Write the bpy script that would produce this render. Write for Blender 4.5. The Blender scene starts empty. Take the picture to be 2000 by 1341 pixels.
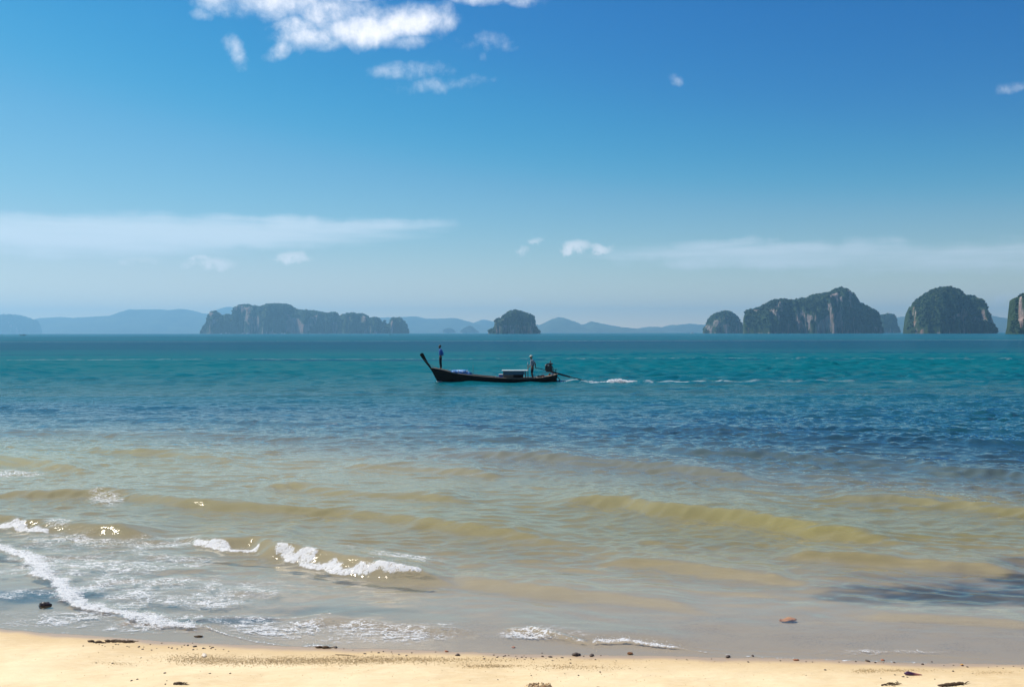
import bpy, bmesh, math, random
import numpy as np
from mathutils import Vector, Matrix, Euler

random.seed(7)
rng = np.random.default_rng(7)
SC = bpy.context.scene
COL = SC.collection
R = math.radians

# ------------------------------------------------------------------ camera
CAM_H = 3.3
FPX = 2000 * 35.0 / 36.0
PITCH = math.atan(21.0 / FPX)
ROLL = R(-0.086)
cam_data = bpy.data.cameras.new("camera")
cam_data.lens = 35.0
cam_data.sensor_width = 36.0
cam_data.clip_start = 0.1
cam_data.clip_end = 60000
cam = bpy.data.objects.new("camera", cam_data)
COL.objects.link(cam)
CAM_M = Euler((math.pi / 2 - PITCH, 0, 0)).to_matrix() @ Matrix.Rotation(ROLL, 3, 'Z')
cam.matrix_world = Matrix.Translation((0, 0, CAM_H)) @ CAM_M.to_4x4()
SC.camera = cam

# ------------------------------------------------------------------ light and exposure
SUN_EL, SUN_AZ = R(50), R(-58)          # ahead of the viewer and to the left
SC.view_settings.view_transform = 'Standard'
SC.view_settings.look = 'None'
SC.view_settings.gamma = 1.0
SC.view_settings.use_curve_mapping = False
SC.view_settings.exposure = 0.58
SC.cycles.use_denoising = True
SC.cycles.use_adaptive_sampling = False
SC.cycles.sample_clamp_direct = 30.0
SC.cycles.sample_clamp_indirect = 4.0
SC.cycles.max_bounces = 8
SC.cycles.transparent_max_bounces = 12
SC.cycles.volume_bounces = 0
SC.cycles.caustics_reflective = False
SC.cycles.caustics_refractive = False

sun_data = bpy.data.lights.new("sun", 'SUN')
sun_data.energy = 4.2
sun_data.angle = R(0.5)
sun_data.color = (1.0, 0.94, 0.84)
sun = bpy.data.objects.new("sun", sun_data)
COL.objects.link(sun)
SUN_DIR = Vector((math.sin(SUN_AZ) * math.cos(SUN_EL), math.cos(SUN_AZ) * math.cos(SUN_EL), math.sin(SUN_EL)))
sun.rotation_euler = SUN_DIR.to_track_quat('Z', 'Y').to_euler()
sun.location = (0, 0, 60)


class NT:
    """small helper round a node tree"""
    def __init__(s, tree):
        s.t = tree
        tree.nodes.clear()

    def n(s, kind, props=None, **ins):
        nd = s.t.nodes.new(kind)
        for k, v in (props or {}).items():
            setattr(nd, k, v)
        for k, v in ins.items():
            key = int(k[1:]) if k[0] == 'i' and k[1:].isdigit() else k.replace('_', ' ')
            s.put(nd, key, v)
        return nd

    def put(s, nd, key, v):
        sock = nd.inputs[key]
        if hasattr(v, 'is_linked') or isinstance(v, bpy.types.NodeSocket):
            s.t.links.new(v, sock)
        elif isinstance(v, bpy.types.Node):
            s.t.links.new(v.outputs[0], sock)
        else:
            sock.default_value = v

    def m(s, op, a, b=None, c=None, clamp=False):
        nd = s.t.nodes.new('ShaderNodeMath')
        nd.operation = op
        nd.use_clamp = clamp
        for i, v in enumerate((a, b, c)):
            if v is not None:
                s.put(nd, i, v)
        return nd.outputs[0]

    def vm(s, op, a, b=None):
        nd = s.t.nodes.new('ShaderNodeVectorMath')
        nd.operation = op
        s.put(nd, 0, a)
        if b is not None:
            s.put(nd, 1, b)
        return nd.outputs['Value'] if op in ('DOT_PRODUCT', 'LENGTH') else nd.outputs[0]

    def ss(s, x, lo, hi, a=0.0, b=1.0):
        nd = s.t.nodes.new('ShaderNodeMapRange')
        nd.interpolation_type = 'SMOOTHSTEP'
        for k, v in (('Value', x), ('From Min', lo), ('From Max', hi), ('To Min', a), ('To Max', b)):
            s.put(nd, k, v)
        return nd.outputs[0]

    def mix(s, f, a, b, mode='MIX'):
        nd = s.t.nodes.new('ShaderNodeMix')
        nd.data_type = 'RGBA'
        nd.blend_type = mode
        s.put(nd, 0, f)
        for k, v in ((6, a), (7, b)):
            if isinstance(v, tuple) and len(v) == 3:
                v = (*v, 1)
            s.put(nd, k, v)
        return nd.outputs[2]

    def noise(s, vec, scale, detail=4, rough=0.55, dist=0.0, dims='3D'):
        nd = s.t.nodes.new('ShaderNodeTexNoise')
        nd.noise_dimensions = dims
        if vec is not None:
            s.put(nd, 'Vector', vec)
        s.put(nd, 'Scale', scale)
        s.put(nd, 'Detail', detail)
        s.put(nd, 'Roughness', rough)
        s.put(nd, 'Distortion', dist)
        return nd.outputs[0]

    def attr(s, name):
        nd = s.t.nodes.new('ShaderNodeAttribute')
        nd.attribute_name = name
        return nd

    def scale(s, vec, v):
        return s.vm('MULTIPLY', vec, v)


# ------------------------------------------------------------------ sky (one continuous sky, with fair weather clouds)
world = bpy.data.worlds.new("World")
SC.world = world
world.use_nodes = True
W = NT(world.node_tree)
sky = W.n('ShaderNodeTexSky', dict(sky_type='NISHITA', sun_disc=False, sun_elevation=SUN_EL, sun_rotation=SUN_AZ,
                                   altitude=0.0, air_density=1.0, dust_density=0.35, ozone_density=3.0))
dirv = W.n('ShaderNodeTexCoord').outputs['Generated']
sep = W.n('ShaderNodeSeparateXYZ', i0=dirv)
AZ = W.m('MULTIPLY', W.m('ARCTAN2', sep.outputs[0], sep.outputs[1]), 57.29578)      # degrees to the right of the sea view
EL = W.m('MULTIPLY', W.m('ARCSINE', sep.outputs[2]), 57.29578)                     # degrees above the horizon
warp = W.n('ShaderNodeTexNoise', None, Vector=dirv, Scale=9.0, Detail=4.0, Roughness=0.55)
wsep = W.n('ShaderNodeSeparateXYZ', i0=warp.outputs['Color'])
AZw = W.m('ADD', AZ, W.m('MULTIPLY', W.m('SUBTRACT', wsep.outputs[0], 0.5), 3.4))
ELw = W.m('ADD', EL, W.m('MULTIPLY', W.m('SUBTRACT', wsep.outputs[1], 0.5), 2.2))


def sky_ae(px, py):
    """photo position -> direction in degrees"""
    d = CAM_M @ Vector(((px - 1000) / FPX, (670.5 - py) / FPX, -1))
    d.normalize()
    return math.degrees(math.atan2(d.x, d.y)), math.degrees(math.asin(d.z))


def cloud_field(blobs, a, e):
    tot = None
    for (ac, ec, ra, re, tilt, st) in blobs:
        c, s_ = math.cos(R(tilt)), math.sin(R(tilt))
        da = W.m('SUBTRACT', a, ac)
        de = W.m('SUBTRACT', e, ec)
        u = W.m('ADD', W.m('MULTIPLY', da, c / ra), W.m('MULTIPLY', de, s_ / ra))
        v = W.m('SUBTRACT', W.m('MULTIPLY', de, c / re), W.m('MULTIPLY', da, s_ / re))
        d2 = W.m('MULTIPLY_ADD', u, u, W.m('MULTIPLY', v, v))
        f = W.m('MULTIPLY', W.m('SUBTRACT', 1.0, d2), st)
        tot = f if tot is None else W.m('MAXIMUM', tot, f)
    return tot


def blob(px, py, rx, ry, st=1.0, tilt=0.0):
    a, e = sky_ae(px, py)
    k = math.degrees(1 / FPX)
    return (a, e, rx * k, ry * k, tilt, st)


# heaped clouds
cumulus = [blob(540, 4, 100, 40, 1.0), blob(640, 26, 95, 42, .9), blob(700, 62, 84, 48, 1.35), blob(795, 50, 98, 38, 1.25, 3), blob(852, 46, 34, 40, .85), blob(604, 82, 80, 28, .9), blob(535, 100, 36, 15, .7, 25),
           blob(790, 94, 52, 14, .5), blob(580, 56, 60, 36, .75), blob(415, 8, 50, 22, .85), blob(392, 26, 22, 12, .5), blob(450, 98, 20, 30, .52, 10), blob(690, -14, 190, 18, .85), blob(945, 88, 62, 18, .33, 10), blob(938, 120, 14, 9, .35),
           blob(800, 148, 76, 15, .38, 6), blob(840, 175, 60, 10, .2, 10), blob(905, 168, 46, 10, .24, 6), blob(1317, 154, 18, 10, .42), blob(1968, 158, 26, 11, .34, 10), blob(930, -12, 160, 18, .7)]
low_cumulus = [blob(1125, 482, 36, 17, 1.0), blob(1165, 486, 38, 12, .95), blob(412, 515, 54, 15, .8), blob(392, 505, 26, 9, .8), blob(575, 502, 40, 14, .85),
               blob(1050, 470, 16, 8, .5), blob(1024, 488, 12, 12, .5), blob(282, 510, 44, 9, .42), blob(1010, 584, 24, 6, .35), blob(1968, 580, 28, 9, .35)]
# the rest of the sky carries the same kind of cloud
for (a, e, ra, re) in ((-46, 14, 6, 2), (-62, 25, 9, 3.5), (-100, 16, 8, 2.4), (-140, 30, 10, 4), (170, 20, 9, 3), (120, 28, 10, 4), (75, 17, 7, 2.2),
                       (50, 30, 9, 3.4), (12, 38, 10, 4), (-20, 45, 9, 4), (40, 12, 5, 1.4)):
    cumulus.append((a, e, ra, re, 0, .9))
veil = [blob(330, 452, 540, 38, 1.0, 1.2), blob(60, 462, 420, 40, .9, 0), blob(640, 448, 260, 20, .8, 3), blob(1560, 500, 420, 32, .72, -1), blob(1400, 478, 130, 14, .6, 2),
        blob(1850, 505, 330, 34, .6, 1), (-70, 8, 20, 1.6, 0, .8), (95, 9, 26, 2, 0, .8), (175, 7, 30, 2, 0, .8)]
n1 = W.noise(dirv, 24.0, 9, 0.62, 0.25)
n2 = W.noise(dirv, 75.0, 7, 0.62, 0.2)
n1c = W.m('SUBTRACT', n1, 0.5)
n2c = W.m('SUBTRACT', n2, 0.5)
fc = W.m('ADD', W.m('ADD', cloud_field(cumulus, AZw, ELw), W.m('MULTIPLY', n1c, 2.1)), W.m('MULTIPLY', n2c, 1.1))
mc = W.ss(fc, -0.15, 1.5, 0.0, 0.95)
AZl = W.m('ADD', AZ, W.m('MULTIPLY', n2c, 1.6))
ELl = W.m('ADD', EL, W.m('MULTIPLY', n2c, 0.9))
fl = W.m('ADD', cloud_field(low_cumulus, AZl, ELl), W.m('MULTIPLY', n2c, 1.6))
ml = W.ss(fl, -0.05, 1.35, 0.0, 0.9)
streak = W.noise(W.scale(dirv, (5.0, 5.0, 60.0)), 1.6, 6, 0.6, 0.2)
fv = W.m('ADD', cloud_field(veil, W.m('ADD', AZ, W.m('MULTIPLY', n1c, 6.0)), W.m('ADD', EL, W.m('MULTIPLY', n1c, 0.9))), W.m('MULTIPLY', W.m('SUBTRACT', streak, 0.5), 1.1))
mv = W.ss(fv, -0.1, 1.0, 0.0, 0.72)
SKY_STR = 0.1
SKY_UNIT = 1.0 / (SKY_STR * 1.275)
# the photograph's film response: deep azure overhead, pale towards the horizon
raw = W.n('ShaderNodeSeparateColor', None, Color=W.mix(1.0, sky.outputs[0], tuple(c * SKY_STR * 1.275 / 2.0 for c in (0.55, 1.0, 1.12)), 'MULTIPLY'))


def film(v, pts):
    nd = W.t.nodes.new('ShaderNodeFloatCurve')
    cv = nd.mapping.curves[0]
    for i, (x, y) in enumerate(pts):
        if i < 2:
            cv.points[i].location = (x / 2, y / 2)
        else:
            cv.points.new(x / 2, y / 2)
    nd.mapping.update()
    W.put(nd, 'Value', v)
    return W.m('MULTIPLY', nd.outputs[0], 2 * SKY_UNIT)


FR = film(raw.outputs[0], [(0, 0), (2, 1.4), (.16, .010), (.2, .026), (.244, .088), (.31, .150), (.473, .31), (.7, .45)])
FG = film(raw.outputs[1], [(0, 0), (2, 1.1), (.3, .09), (.442, .165), (.52, .235), (.65, .335), (.82, .43), (1.0, .485)])
FB = film(raw.outputs[2], [(0, 0), (2, 1.2), (.5, .27), (.9, .505), (1.1, .60), (1.3, .67)])
graded = W.n('ShaderNodeCombineColor', None, i0=FR, i1=FG, i2=FB).outputs[0]
glow = W.m('POWER', 2.71828, W.m('MULTIPLY', W.m('MAXIMUM', EL, 0.0), -0.36))     # pale band along the horizon
glow2 = W.m('POWER', 2.71828, W.m('MULTIPLY', W.m('MAXIMUM', EL, 0.0), -1.0))
graded = W.mix(1.0, graded, W.mix(glow2, (0, 0, 0), tuple(c * SKY_UNIT for c in (.85, .38, .08))), 'ADD')
graded = W.mix(1.0, graded, W.mix(glow, (0, 0, 0), tuple(c * SKY_UNIT for c in (.95, .62, .16))), 'ADD')
cloud_col = W.mix(W.ss(fc, 0.3, 1.5), (6.2, 6.6, 7.4), (8.2, 8.0, 8.3))
c1 = W.mix(mv, graded, (5.6, 6.3, 7.0))
c2 = W.mix(ml, c1, (7.2, 7.2, 7.5))
c3 = W.mix(mc, c2, cloud_col)
bg = W.n('ShaderNodeBackground', None, Color=c3, Strength=SKY_STR)
W.n('ShaderNodeOutputWorld', None, Surface=bg.outputs[0])


# ------------------------------------------------------------------ helpers
def _hash(ix, iy, seed):
    h = (ix.astype(np.int64) * 374761393 + iy.astype(np.int64) * 668265263 + seed * 974634541) & 0x7fffffff
    h = ((h ^ (h >> 13)) * 1274126177) & 0x7fffffff
    return ((h ^ (h >> 16)) & 0xffff) / 65535.0


def vnoise(x, y, seed=0):
    """value noise, 0..1"""
    ix, iy = np.floor(x), np.floor(y)
    fx, fy = x - ix, y - iy
    fx, fy = fx * fx * fx * (fx * (fx * 6 - 15) + 10), fy * fy * fy * (fy * (fy * 6 - 15) + 10)
    a, b = _hash(ix, iy, seed), _hash(ix + 1, iy, seed)
    c, d = _hash(ix, iy + 1, seed), _hash(ix + 1, iy + 1, seed)
    return (a + (b - a) * fx) * (1 - fy) + (c + (d - c) * fx) * fy


def fbm(x, y, seed=0, octv=4, gain=0.5):
    t, amp, tot = 0.0, 1.0, 0.0
    for k in range(octv):
        t = t + amp * vnoise(x * 2.03 ** k + 17.3 * k, y * 2.03 ** k - 9.1 * k, seed + k)
        tot += amp
        amp *= gain
    return t / tot


def sstep(x, a, b):
    t = np.clip((x - a) / (b - a), 0, 1)
    return t * t * (3 - 2 * t)


def ray(px, py):
    return CAM_M @ Vector(((px - 1000) / FPX, (670.5 - py) / FPX, -1))


def ground(px, py, z=0.0):
    d = ray(px, py)
    t = (z - CAM_H) / d.z
    return d.x * t, d.y * t


def at_depth(px, py, D):
    """point D metres out to sea on a photo position: X, Z"""
    d = ray(px, py)
    t = D / d.y
    return d.x * t, CAM_H + d.z * t


CI = np.array(CAM_M.inverted())


def to_photo(X, Y, Z):
    v = np.stack([X, Y, Z - CAM_H], 0)
    c = np.tensordot(CI, v, 1)
    return 1000 + c[0] / -c[2] * FPX, 670.5 - c[1] / -c[2] * FPX


def tag(o, label=None, cat=None, group=None, kind=None):
    if label:
        o['label'] = label
    if cat:
        o['category'] = cat
    if group:
        o['group'] = group
    if kind:
        o['kind'] = kind
    return o


def empty(name, loc, label=None, cat=None, group=None, rz=0.0):
    o = bpy.data.objects.new(name, None)
    o.empty_display_size = 0.2
    o.location = loc
    o.rotation_euler = (0, 0, rz)
    COL.objects.link(o)
    return tag(o, label, cat, group)


def obj(name, me, mat=None, parent=None, smooth=False):
    o = bpy.data.objects.new(name, me)
    COL.objects.link(o)
    if mat is not None and len(me.materials) == 0:
        me.materials.append(mat)
    if smooth:
        me.shade_smooth()
    if parent is not None:
        o.parent = parent
    return o


def mesh_py(name, v, f):
    me = bpy.data.meshes.new(name)
    me.from_pydata([tuple(map(float, p)) for p in v], [], f)
    me.update()
    return me


def mesh_np(name, co, faces, smooth=True):
    """co (n,3); faces (m,k) all of the same size"""
    me = bpy.data.meshes.new(name)
    n, (m, k) = len(co), faces.shape
    me.vertices.add(n)
    me.vertices.foreach_set('co', np.ascontiguousarray(co, dtype=np.float32).ravel())
    me.loops.add(m * k)
    me.loops.foreach_set('vertex_index', np.ascontiguousarray(faces, dtype=np.int32).ravel())
    me.polygons.add(m)
    me.polygons.foreach_set('loop_start', np.arange(0, m * k, k, dtype=np.int32))
    me.polygons.foreach_set('use_smooth', np.full(m, smooth))
    me.update(calc_edges=True)
    return me


def grid_faces(r, c):
    i = np.arange((r - 1) * (c - 1))
    a = (i // (c - 1)) * c + i % (c - 1)
    return np.stack([a, a + 1, a + 1 + c, a + c], 1)


def fattr(me, name, val):
    a = me.attributes.new(name, 'FLOAT', 'POINT')
    a.data.foreach_set('value', np.ascontiguousarray(val, dtype=np.float32).ravel())


def cattr(me, name, rgb):
    a = me.attributes.new(name, 'FLOAT_COLOR', 'POINT')
    full = np.ones((len(rgb), 4), np.float32)
    full[:, :3] = rgb
    a.data.foreach_set('color', full.ravel())


class MB:
    """collects shapes into one mesh"""
    def __init__(s):
        s.v, s.f = [], []

    def add(s, v, f):
        b = len(s.v)
        s.v += [tuple(p) for p in v]
        s.f += [tuple(i + b for i in q) for q in f]
        return s

    def box(s, c, d, rot=None, taper=1.0):
        v = []
        for z in (-.5, .5):
            k = taper if z > 0 else 1.0
            for x, y in ((-.5, -.5), (.5, -.5), (.5, .5), (-.5, .5)):
                p = Vector((x * d[0] * k, y * d[1] * k, z * d[2]))
                if rot is not None:
                    p = rot @ p
                v.append(p + Vector(c))
        return s.add(v, [(3, 2, 1, 0), (4, 5, 6, 7), (0, 1, 5, 4), (1, 2, 6, 5), (2, 3, 7, 6), (3, 0, 4, 7)])

    def tube(s, pts, rad, n=8, sy=1.0):
        pts = [Vector(p) for p in pts]
        if not hasattr(rad, '__len__'):
            rad = [rad] * len(pts)
        v, f = [], []
        for i, p in enumerate(pts):
            t = (pts[min(i + 1, len(pts) - 1)] - pts[max(i - 1, 0)]).normalized()
            a = t.cross(Vector((0, 1, 0)) if abs(t.y) < .9 else Vector((1, 0, 0))).normalized()
            b = t.cross(a).normalized()
            for k in range(n):
                w = 2 * math.pi * k / n
                v.append(p + (a * math.cos(w) + b * math.sin(w) * sy) * rad[i])
        for i in range(len(pts) - 1):
            for k in range(n):
                f.append((i * n + k, i * n + (k + 1) % n, (i + 1) * n + (k + 1) % n, (i + 1) * n + k))
        f.append(tuple(range(n - 1, -1, -1)))
        f.append(tuple((len(pts) - 1) * n + k for k in range(n)))
        return s.add(v, f)

    def prism(s, poly, y0, y1):
        """polygon in x,z pulled from y0 to y1"""
        n = len(poly)
        v = [(x, y0, z) for x, z in poly] + [(x, y1, z) for x, z in poly]
        f = [tuple(range(n)), tuple(range(2 * n - 1, n - 1, -1))]
        f += [(i, i + n, (i + 1) % n + n, (i + 1) % n) for i in range(n)]
        return s.add(v, f)

    def lathe(s, prof, c, n=14, axis='Z'):
        v, f = [], []
        for r, z in prof:
            for k in range(n):
                w = 2 * math.pi * k / n
                p = (r * math.cos(w), r * math.sin(w), z)
                if axis == 'X':
                    p = (z, r * math.cos(w), r * math.sin(w))
                if axis == 'Y':
                    p = (r * math.cos(w), z, r * math.sin(w))
                v.append((p[0] + c[0], p[1] + c[1], p[2] + c[2]))
        for i in range(len(prof) - 1):
            for k in range(n):
                f.append((i * n + k, i * n + (k + 1) % n, (i + 1) * n + (k + 1) % n, (i + 1) * n + k))
        f.append(tuple(range(n - 1, -1, -1)))
        f.append(tuple((len(prof) - 1) * n + k for k in range(n)))
        return s.add(v, f)

    def build(s, name, mat, parent=None, smooth=False, bevel=0.0):
        me = mesh_py(name, s.v, s.f)
        bm = bmesh.new()
        bm.from_mesh(me)
        bmesh.ops.recalc_face_normals(bm, faces=bm.faces)
        bm.to_mesh(me)
        bm.free()
        o = obj(name, me, mat, parent, smooth)
        if bevel:
            md = o.modifiers.new('edge', 'BEVEL')
            md.width = bevel
            md.segments = 2
            md.limit_method = 'ANGLE'
        return o


def new_mat(name):
    m = bpy.data.materials.new(name)
    m.use_nodes = True
    return m, NT(m.node_tree)


def simple(name, col, rough=0.6, vary=0.25, scale=12.0, spec=0.4, metal=0.0, bump=0.2, bdist=0.01):
    """painted / worn surface: base colour broken up by noise"""
    m, T = new_mat(name)
    tc = T.n('ShaderNodeTexCoord').outputs['Object']
    n = T.noise(tc, scale, 5, .6)
    c = T.mix(n, tuple(x * (1 - vary) for x in col), tuple(min(1, x * (1 + vary)) for x in col))
    bp = T.n('ShaderNodeBump', None, Strength=bump, Distance=bdist, Height=T.noise(tc, scale * 4, 4, .6))
    b = T.n('ShaderNodeBsdfPrincipled', None, Base_Color=c, Roughness=rough, Metallic=metal, Normal=bp.outputs[0])
    b.inputs['Specular IOR Level'].default_value = spec
    T.n('ShaderNodeOutputMaterial', None, Surface=b.outputs[0])
    return m


# ------------------------------------------------------------------ the shore line
EDGE_PX = [(-260, 1214), (-120, 1220), (0, 1226), (82, 1234), (172, 1240), (250, 1247), (320, 1255), (500, 1258), (650, 1265), (865, 1272), (1010, 1278), (1120, 1280), (1300, 1281),
           (1410, 1285), (1620, 1287), (1840, 1296), (2000, 1298), (2150, 1302), (2300, 1300)]
_e = np.array([ground(*p) for p in EDGE_PX])
_ex = np.concatenate([[-4000, -60], _e[:, 0], [60, 4000]])
_ey = np.concatenate([[14.0, 13.0], _e[:, 1], [10.2, 10.0]])


def shore(X):
    """distance of the water's edge at a place along the beach"""
    y = np.interp(X, _ex, _ey)
    near = sstep(np.abs(X), 60, 20)
    return y + near * ((fbm(X * 1.1, X * 0 + 3.3, 5, 3) - .5) * .10 + (vnoise(X * 5.0, X * 0, 8) - .5) * .02)


def bed(X, Y, fine=True):
    s = Y - shore(X)
    sea_ = np.maximum(s, 0)
    land = np.maximum(-s, 0)
    d = 0.035 * sea_ + 0.0045 * np.minimum(sea_, 14) ** 2 * sstep(sea_, .5, 6) + 0.05 * np.maximum(sea_ - 14, 0)
    d = 2.6 * (1 - np.exp(-d / 2.6))
    z = -d + 0.045 * land + 0.013 * np.minimum(land, 12) ** 2
    if fine:
        dry = sstep(land, .05, .6)
        z = z + dry * ((fbm(X * .9, Y * 1.6, 21, 3) - .5) * .05 + (fbm(X * 5, Y * 7, 31, 3) - .5) * .012 + (fbm(X * 22, Y * 26, 41, 2) - .5) * .005)
        z = z + sstep(sea_, .3, 2) * (fbm(X * 1.3, Y * 3.0, 51, 3) - .5) * .05
    return z


def on_sand(px, py, fine=True):
    """where a photo position meets the sand"""
    z = 0.0
    for _ in range(12):
        x, y = ground(px, py, z)
        z = float(bed(np.array([x]), np.array([y]), fine)[0])
    return x, y, z


# dark-coloured patches on the bottom and in the water, px centre and radii
DARK_PATCHES = [(90, 1160, 150, 24, 1.0), (330, 1180, 70, 10, .5), (640, 1184, 180, 11, .42), (450, 1206, 100, 8, .9), (1880, 1146, 250, 38, 1.0), (1690, 1146, 110, 18, .7),
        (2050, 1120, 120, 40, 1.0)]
_dark_patches = []
for (px, py, rx, ry, st) in DARK_PATCHES:
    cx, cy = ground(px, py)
    _dark_patches.append((cx, cy, abs(ground(px + rx, py)[0] - cx), abs(ground(px, py - ry)[1] - cy), st))


def weed(X, Y):  # strength of the dark-coloured patches, used for bed and water
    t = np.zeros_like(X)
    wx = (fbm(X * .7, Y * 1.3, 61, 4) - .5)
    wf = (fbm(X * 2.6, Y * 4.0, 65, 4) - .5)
    for (cx, cy, rx, ry, st) in _dark_patches:
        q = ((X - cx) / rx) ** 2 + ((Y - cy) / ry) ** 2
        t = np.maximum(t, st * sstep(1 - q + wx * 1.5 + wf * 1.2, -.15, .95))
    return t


# ------------------------------------------------------------------ sand: beach and sea bed in one sheet
rows = np.concatenate([np.linspace(-40, 6.5, 24), np.linspace(6.6, 8.0, 16)[:-1], np.linspace(8.0, 11.6, 200), np.linspace(11.65, 16, 60), np.geomspace(16.2, 90, 40)])
half = np.maximum(.56 * np.maximum(rows, 8.2) + 1.6, 0)
t = np.linspace(-1, 1, 480)
X = half[:, None] * t[None, :]
out = np.array([1.15, 1.6, 3, 8, 30, 120])
Xl = -half[:, None] - (out[None, ::-1] - 1) * 6
X = np.concatenate([Xl, X, -Xl[:, ::-1]], 1)
Y = np.repeat(rows[:, None], X.shape[1], 1)
Z = bed(X, Y)
me = mesh_np('sand', np.stack([X.ravel(), Y.ravel(), Z.ravel()], 1), grid_faces(*X.shape))
S_ = (Y - shore(X)).ravel()
fattr(me, 'seaward', S_)
fattr(me, 'weed', weed(X, Y).ravel())  # how dark the bottom is coloured in the patches
m, T = new_mat('beach sand')
pos = T.n('ShaderNodeNewGeometry').outputs['Position']
big = T.noise(pos, 0.9, 5, .6)
mid = T.noise(T.scale(pos, (1, 2.2, 1)), 7.0, 5, .62)
grain = T.noise(pos, 190.0, 3, .7)
speck = T.n('ShaderNodeTexVoronoi', None, Vector=pos, Scale=85.0)
col = T.mix(T.ss(big, .3, .7), (.66, .50, .285), (.78, .63, .39))
col = T.mix(T.ss(mid, .35, .75, 0, .55), col, (.80, .66, .43))
col = T.mix(T.ss(grain, .35, .8, 0, .35), col, (.46, .33, .17))
col = T.mix(T.m('MULTIPLY', T.ss(speck.outputs['Distance'], .0, .16, .75, 0), T.ss(T.noise(pos, 3.2, 3), .5, .68)), col, (.16, .11, .06))
sea = T.attr('seaward').outputs['Fac']
edge = T.m('ADD', sea, T.m('MULTIPLY', T.m('SUBTRACT', T.noise(pos, 1.7, 4), .5), .22))
wet = T.ss(edge, -.2, -.02)
damp = T.ss(edge, -.75, -.1, 0, .55)
col = T.mix(damp, col, (.50, .345, .165))
col = T.mix(wet, col, (.40, .29, .19))
col = T.mix(T.ss(sea, .3, 2.5, 0, .8), col, (.47, .375, .28))
pebbly = T.m('MULTIPLY', T.ss(sea, .15, .6), T.ss(sea, 2.4, 1.2))
vs = T.n('ShaderNodeTexVoronoi', None, Vector=pos, Scale=42.0)
col = T.mix(T.m('MULTIPLY', T.m('MULTIPLY', pebbly, T.ss(vs.outputs['Distance'], .1, .5, .6, 0)), T.ss(T.noise(pos, 2.0, 3), .42, .6)), col, (.10, .075, .06))
col = T.mix(T.attr('weed').outputs['Fac'], col, (.035, .04, .045))  # dark-coloured patches on the bottom
hgt = T.m('ADD', T.m('MULTIPLY', grain, .35), T.m('MULTIPLY', mid, 1.0))
bp = T.n('ShaderNodeBump', None, Strength=T.m('MULTIPLY', T.m('SUBTRACT', 1.0, wet), .55), Distance=.012, Height=hgt)
b = T.n('ShaderNodeBsdfPrincipled', None, Base_Color=col, Roughness=T.m('SUBTRACT', .9, T.m('MULTIPLY', wet, .55)), Normal=bp.outputs[0])
b.inputs['Specular IOR Level'].default_value = .3
T.n('ShaderNodeOutputMaterial', None, Surface=b.outputs[0])
tag(obj('sand_beach', me, m), kind='structure')

# ------------------------------------------------------------------ sea
rows = [9.2]
while rows[-1] < 16000:
    y = rows[-1]
    rows.append(y + min(.0225 * (y / 9) ** 1.34, .3 * y))
rows = np.array(rows)
NC = 800
half = .57 * rows + 2.2
t = np.linspace(-1, 1, NC)
X = half[:, None] * t[None, :]
o_ = np.array([.01, .03, .08, .2, .45, .8, 1.2])
Xl = -half[:, None] - o_[None, ::-1] * (.5 * rows[:, None] + 320)
X = np.concatenate([Xl, X, -Xl[:, ::-1]], 1)
Y = np.repeat(rows[:, None], X.shape[1], 1)
s = Y - shore(X)
depth0 = -bed(X, Y, False)
depth0 = np.where(s < 0, 0, depth0)
spacing = np.gradient(rows)[:, None]
H = np.zeros_like(X)

# wind waves: many small trains, coming in towards the beach
calm = sstep(s, .1, 4.5) * (.46 + .54 * sstep(s, 6, 24))
patch = (.5 + 1.0 * fbm(X * .12, Y * .10, 71, 3)) * (.75 + .85 * sstep(X, -4, 14))
gen = np.random.default_rng(11)
near_rows = rows < 700
Xn, Yn = X[near_rows], Y[near_rows]
Hn = np.zeros_like(Xn)
Xw = Xn + (fbm(Xn * .25, Yn * .25, 81, 2) - .5) * 2.4
Yw = Yn + (fbm(Xn * .3, Yn * .3, 85, 2) - .5) * 2.0
for k in range(96):
    lam = .34 * (8 ** (gen.random() ** 1.5))
    th = gen.normal(0, .6)
    kx, ky = 2 * math.pi / lam * math.sin(th), 2 * math.pi / lam * math.cos(th)
    amp = .0052 * lam * (0.6 + .8 * gen.random()) * (1.0 if lam < 1.0 else .35)
    vis = sstep(lam / spacing[near_rows], 2.2, 4.0)
    if vis.max() <= 0:
        continue
    last = int(np.nonzero(vis[:, 0])[0].max()) + 1
    ph = kx * Xw[:last] + ky * Yw[:last] + gen.random() * 6.283
    sn = np.sin(ph)
    Hn[:last] += amp * (sn + .28 * (sn * sn - .5)) * vis[:last]
for k in range(64):
    lam = .15 * (4.2 ** gen.random())
    th = gen.normal(-.12, .55)
    kx, ky = 2 * math.pi / lam * math.sin(th), 2 * math.pi / lam * math.cos(th)
    vis = sstep(lam / spacing[near_rows], 2.2, 4.0)
    last = int(np.nonzero(vis[:, 0] > 0)[0].max()) + 1
    sn = np.sin(kx * Xw[:last] + ky * Yw[:last] + gen.random() * 6.283)
    Hn[:last] += .0044 * lam * (sn + .3 * (sn * sn - .5)) * vis[:last] * (.5 + 1.0 * vnoise(Xw[:last] * .8 + k, Yw[:last] * .8, 72))
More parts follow.
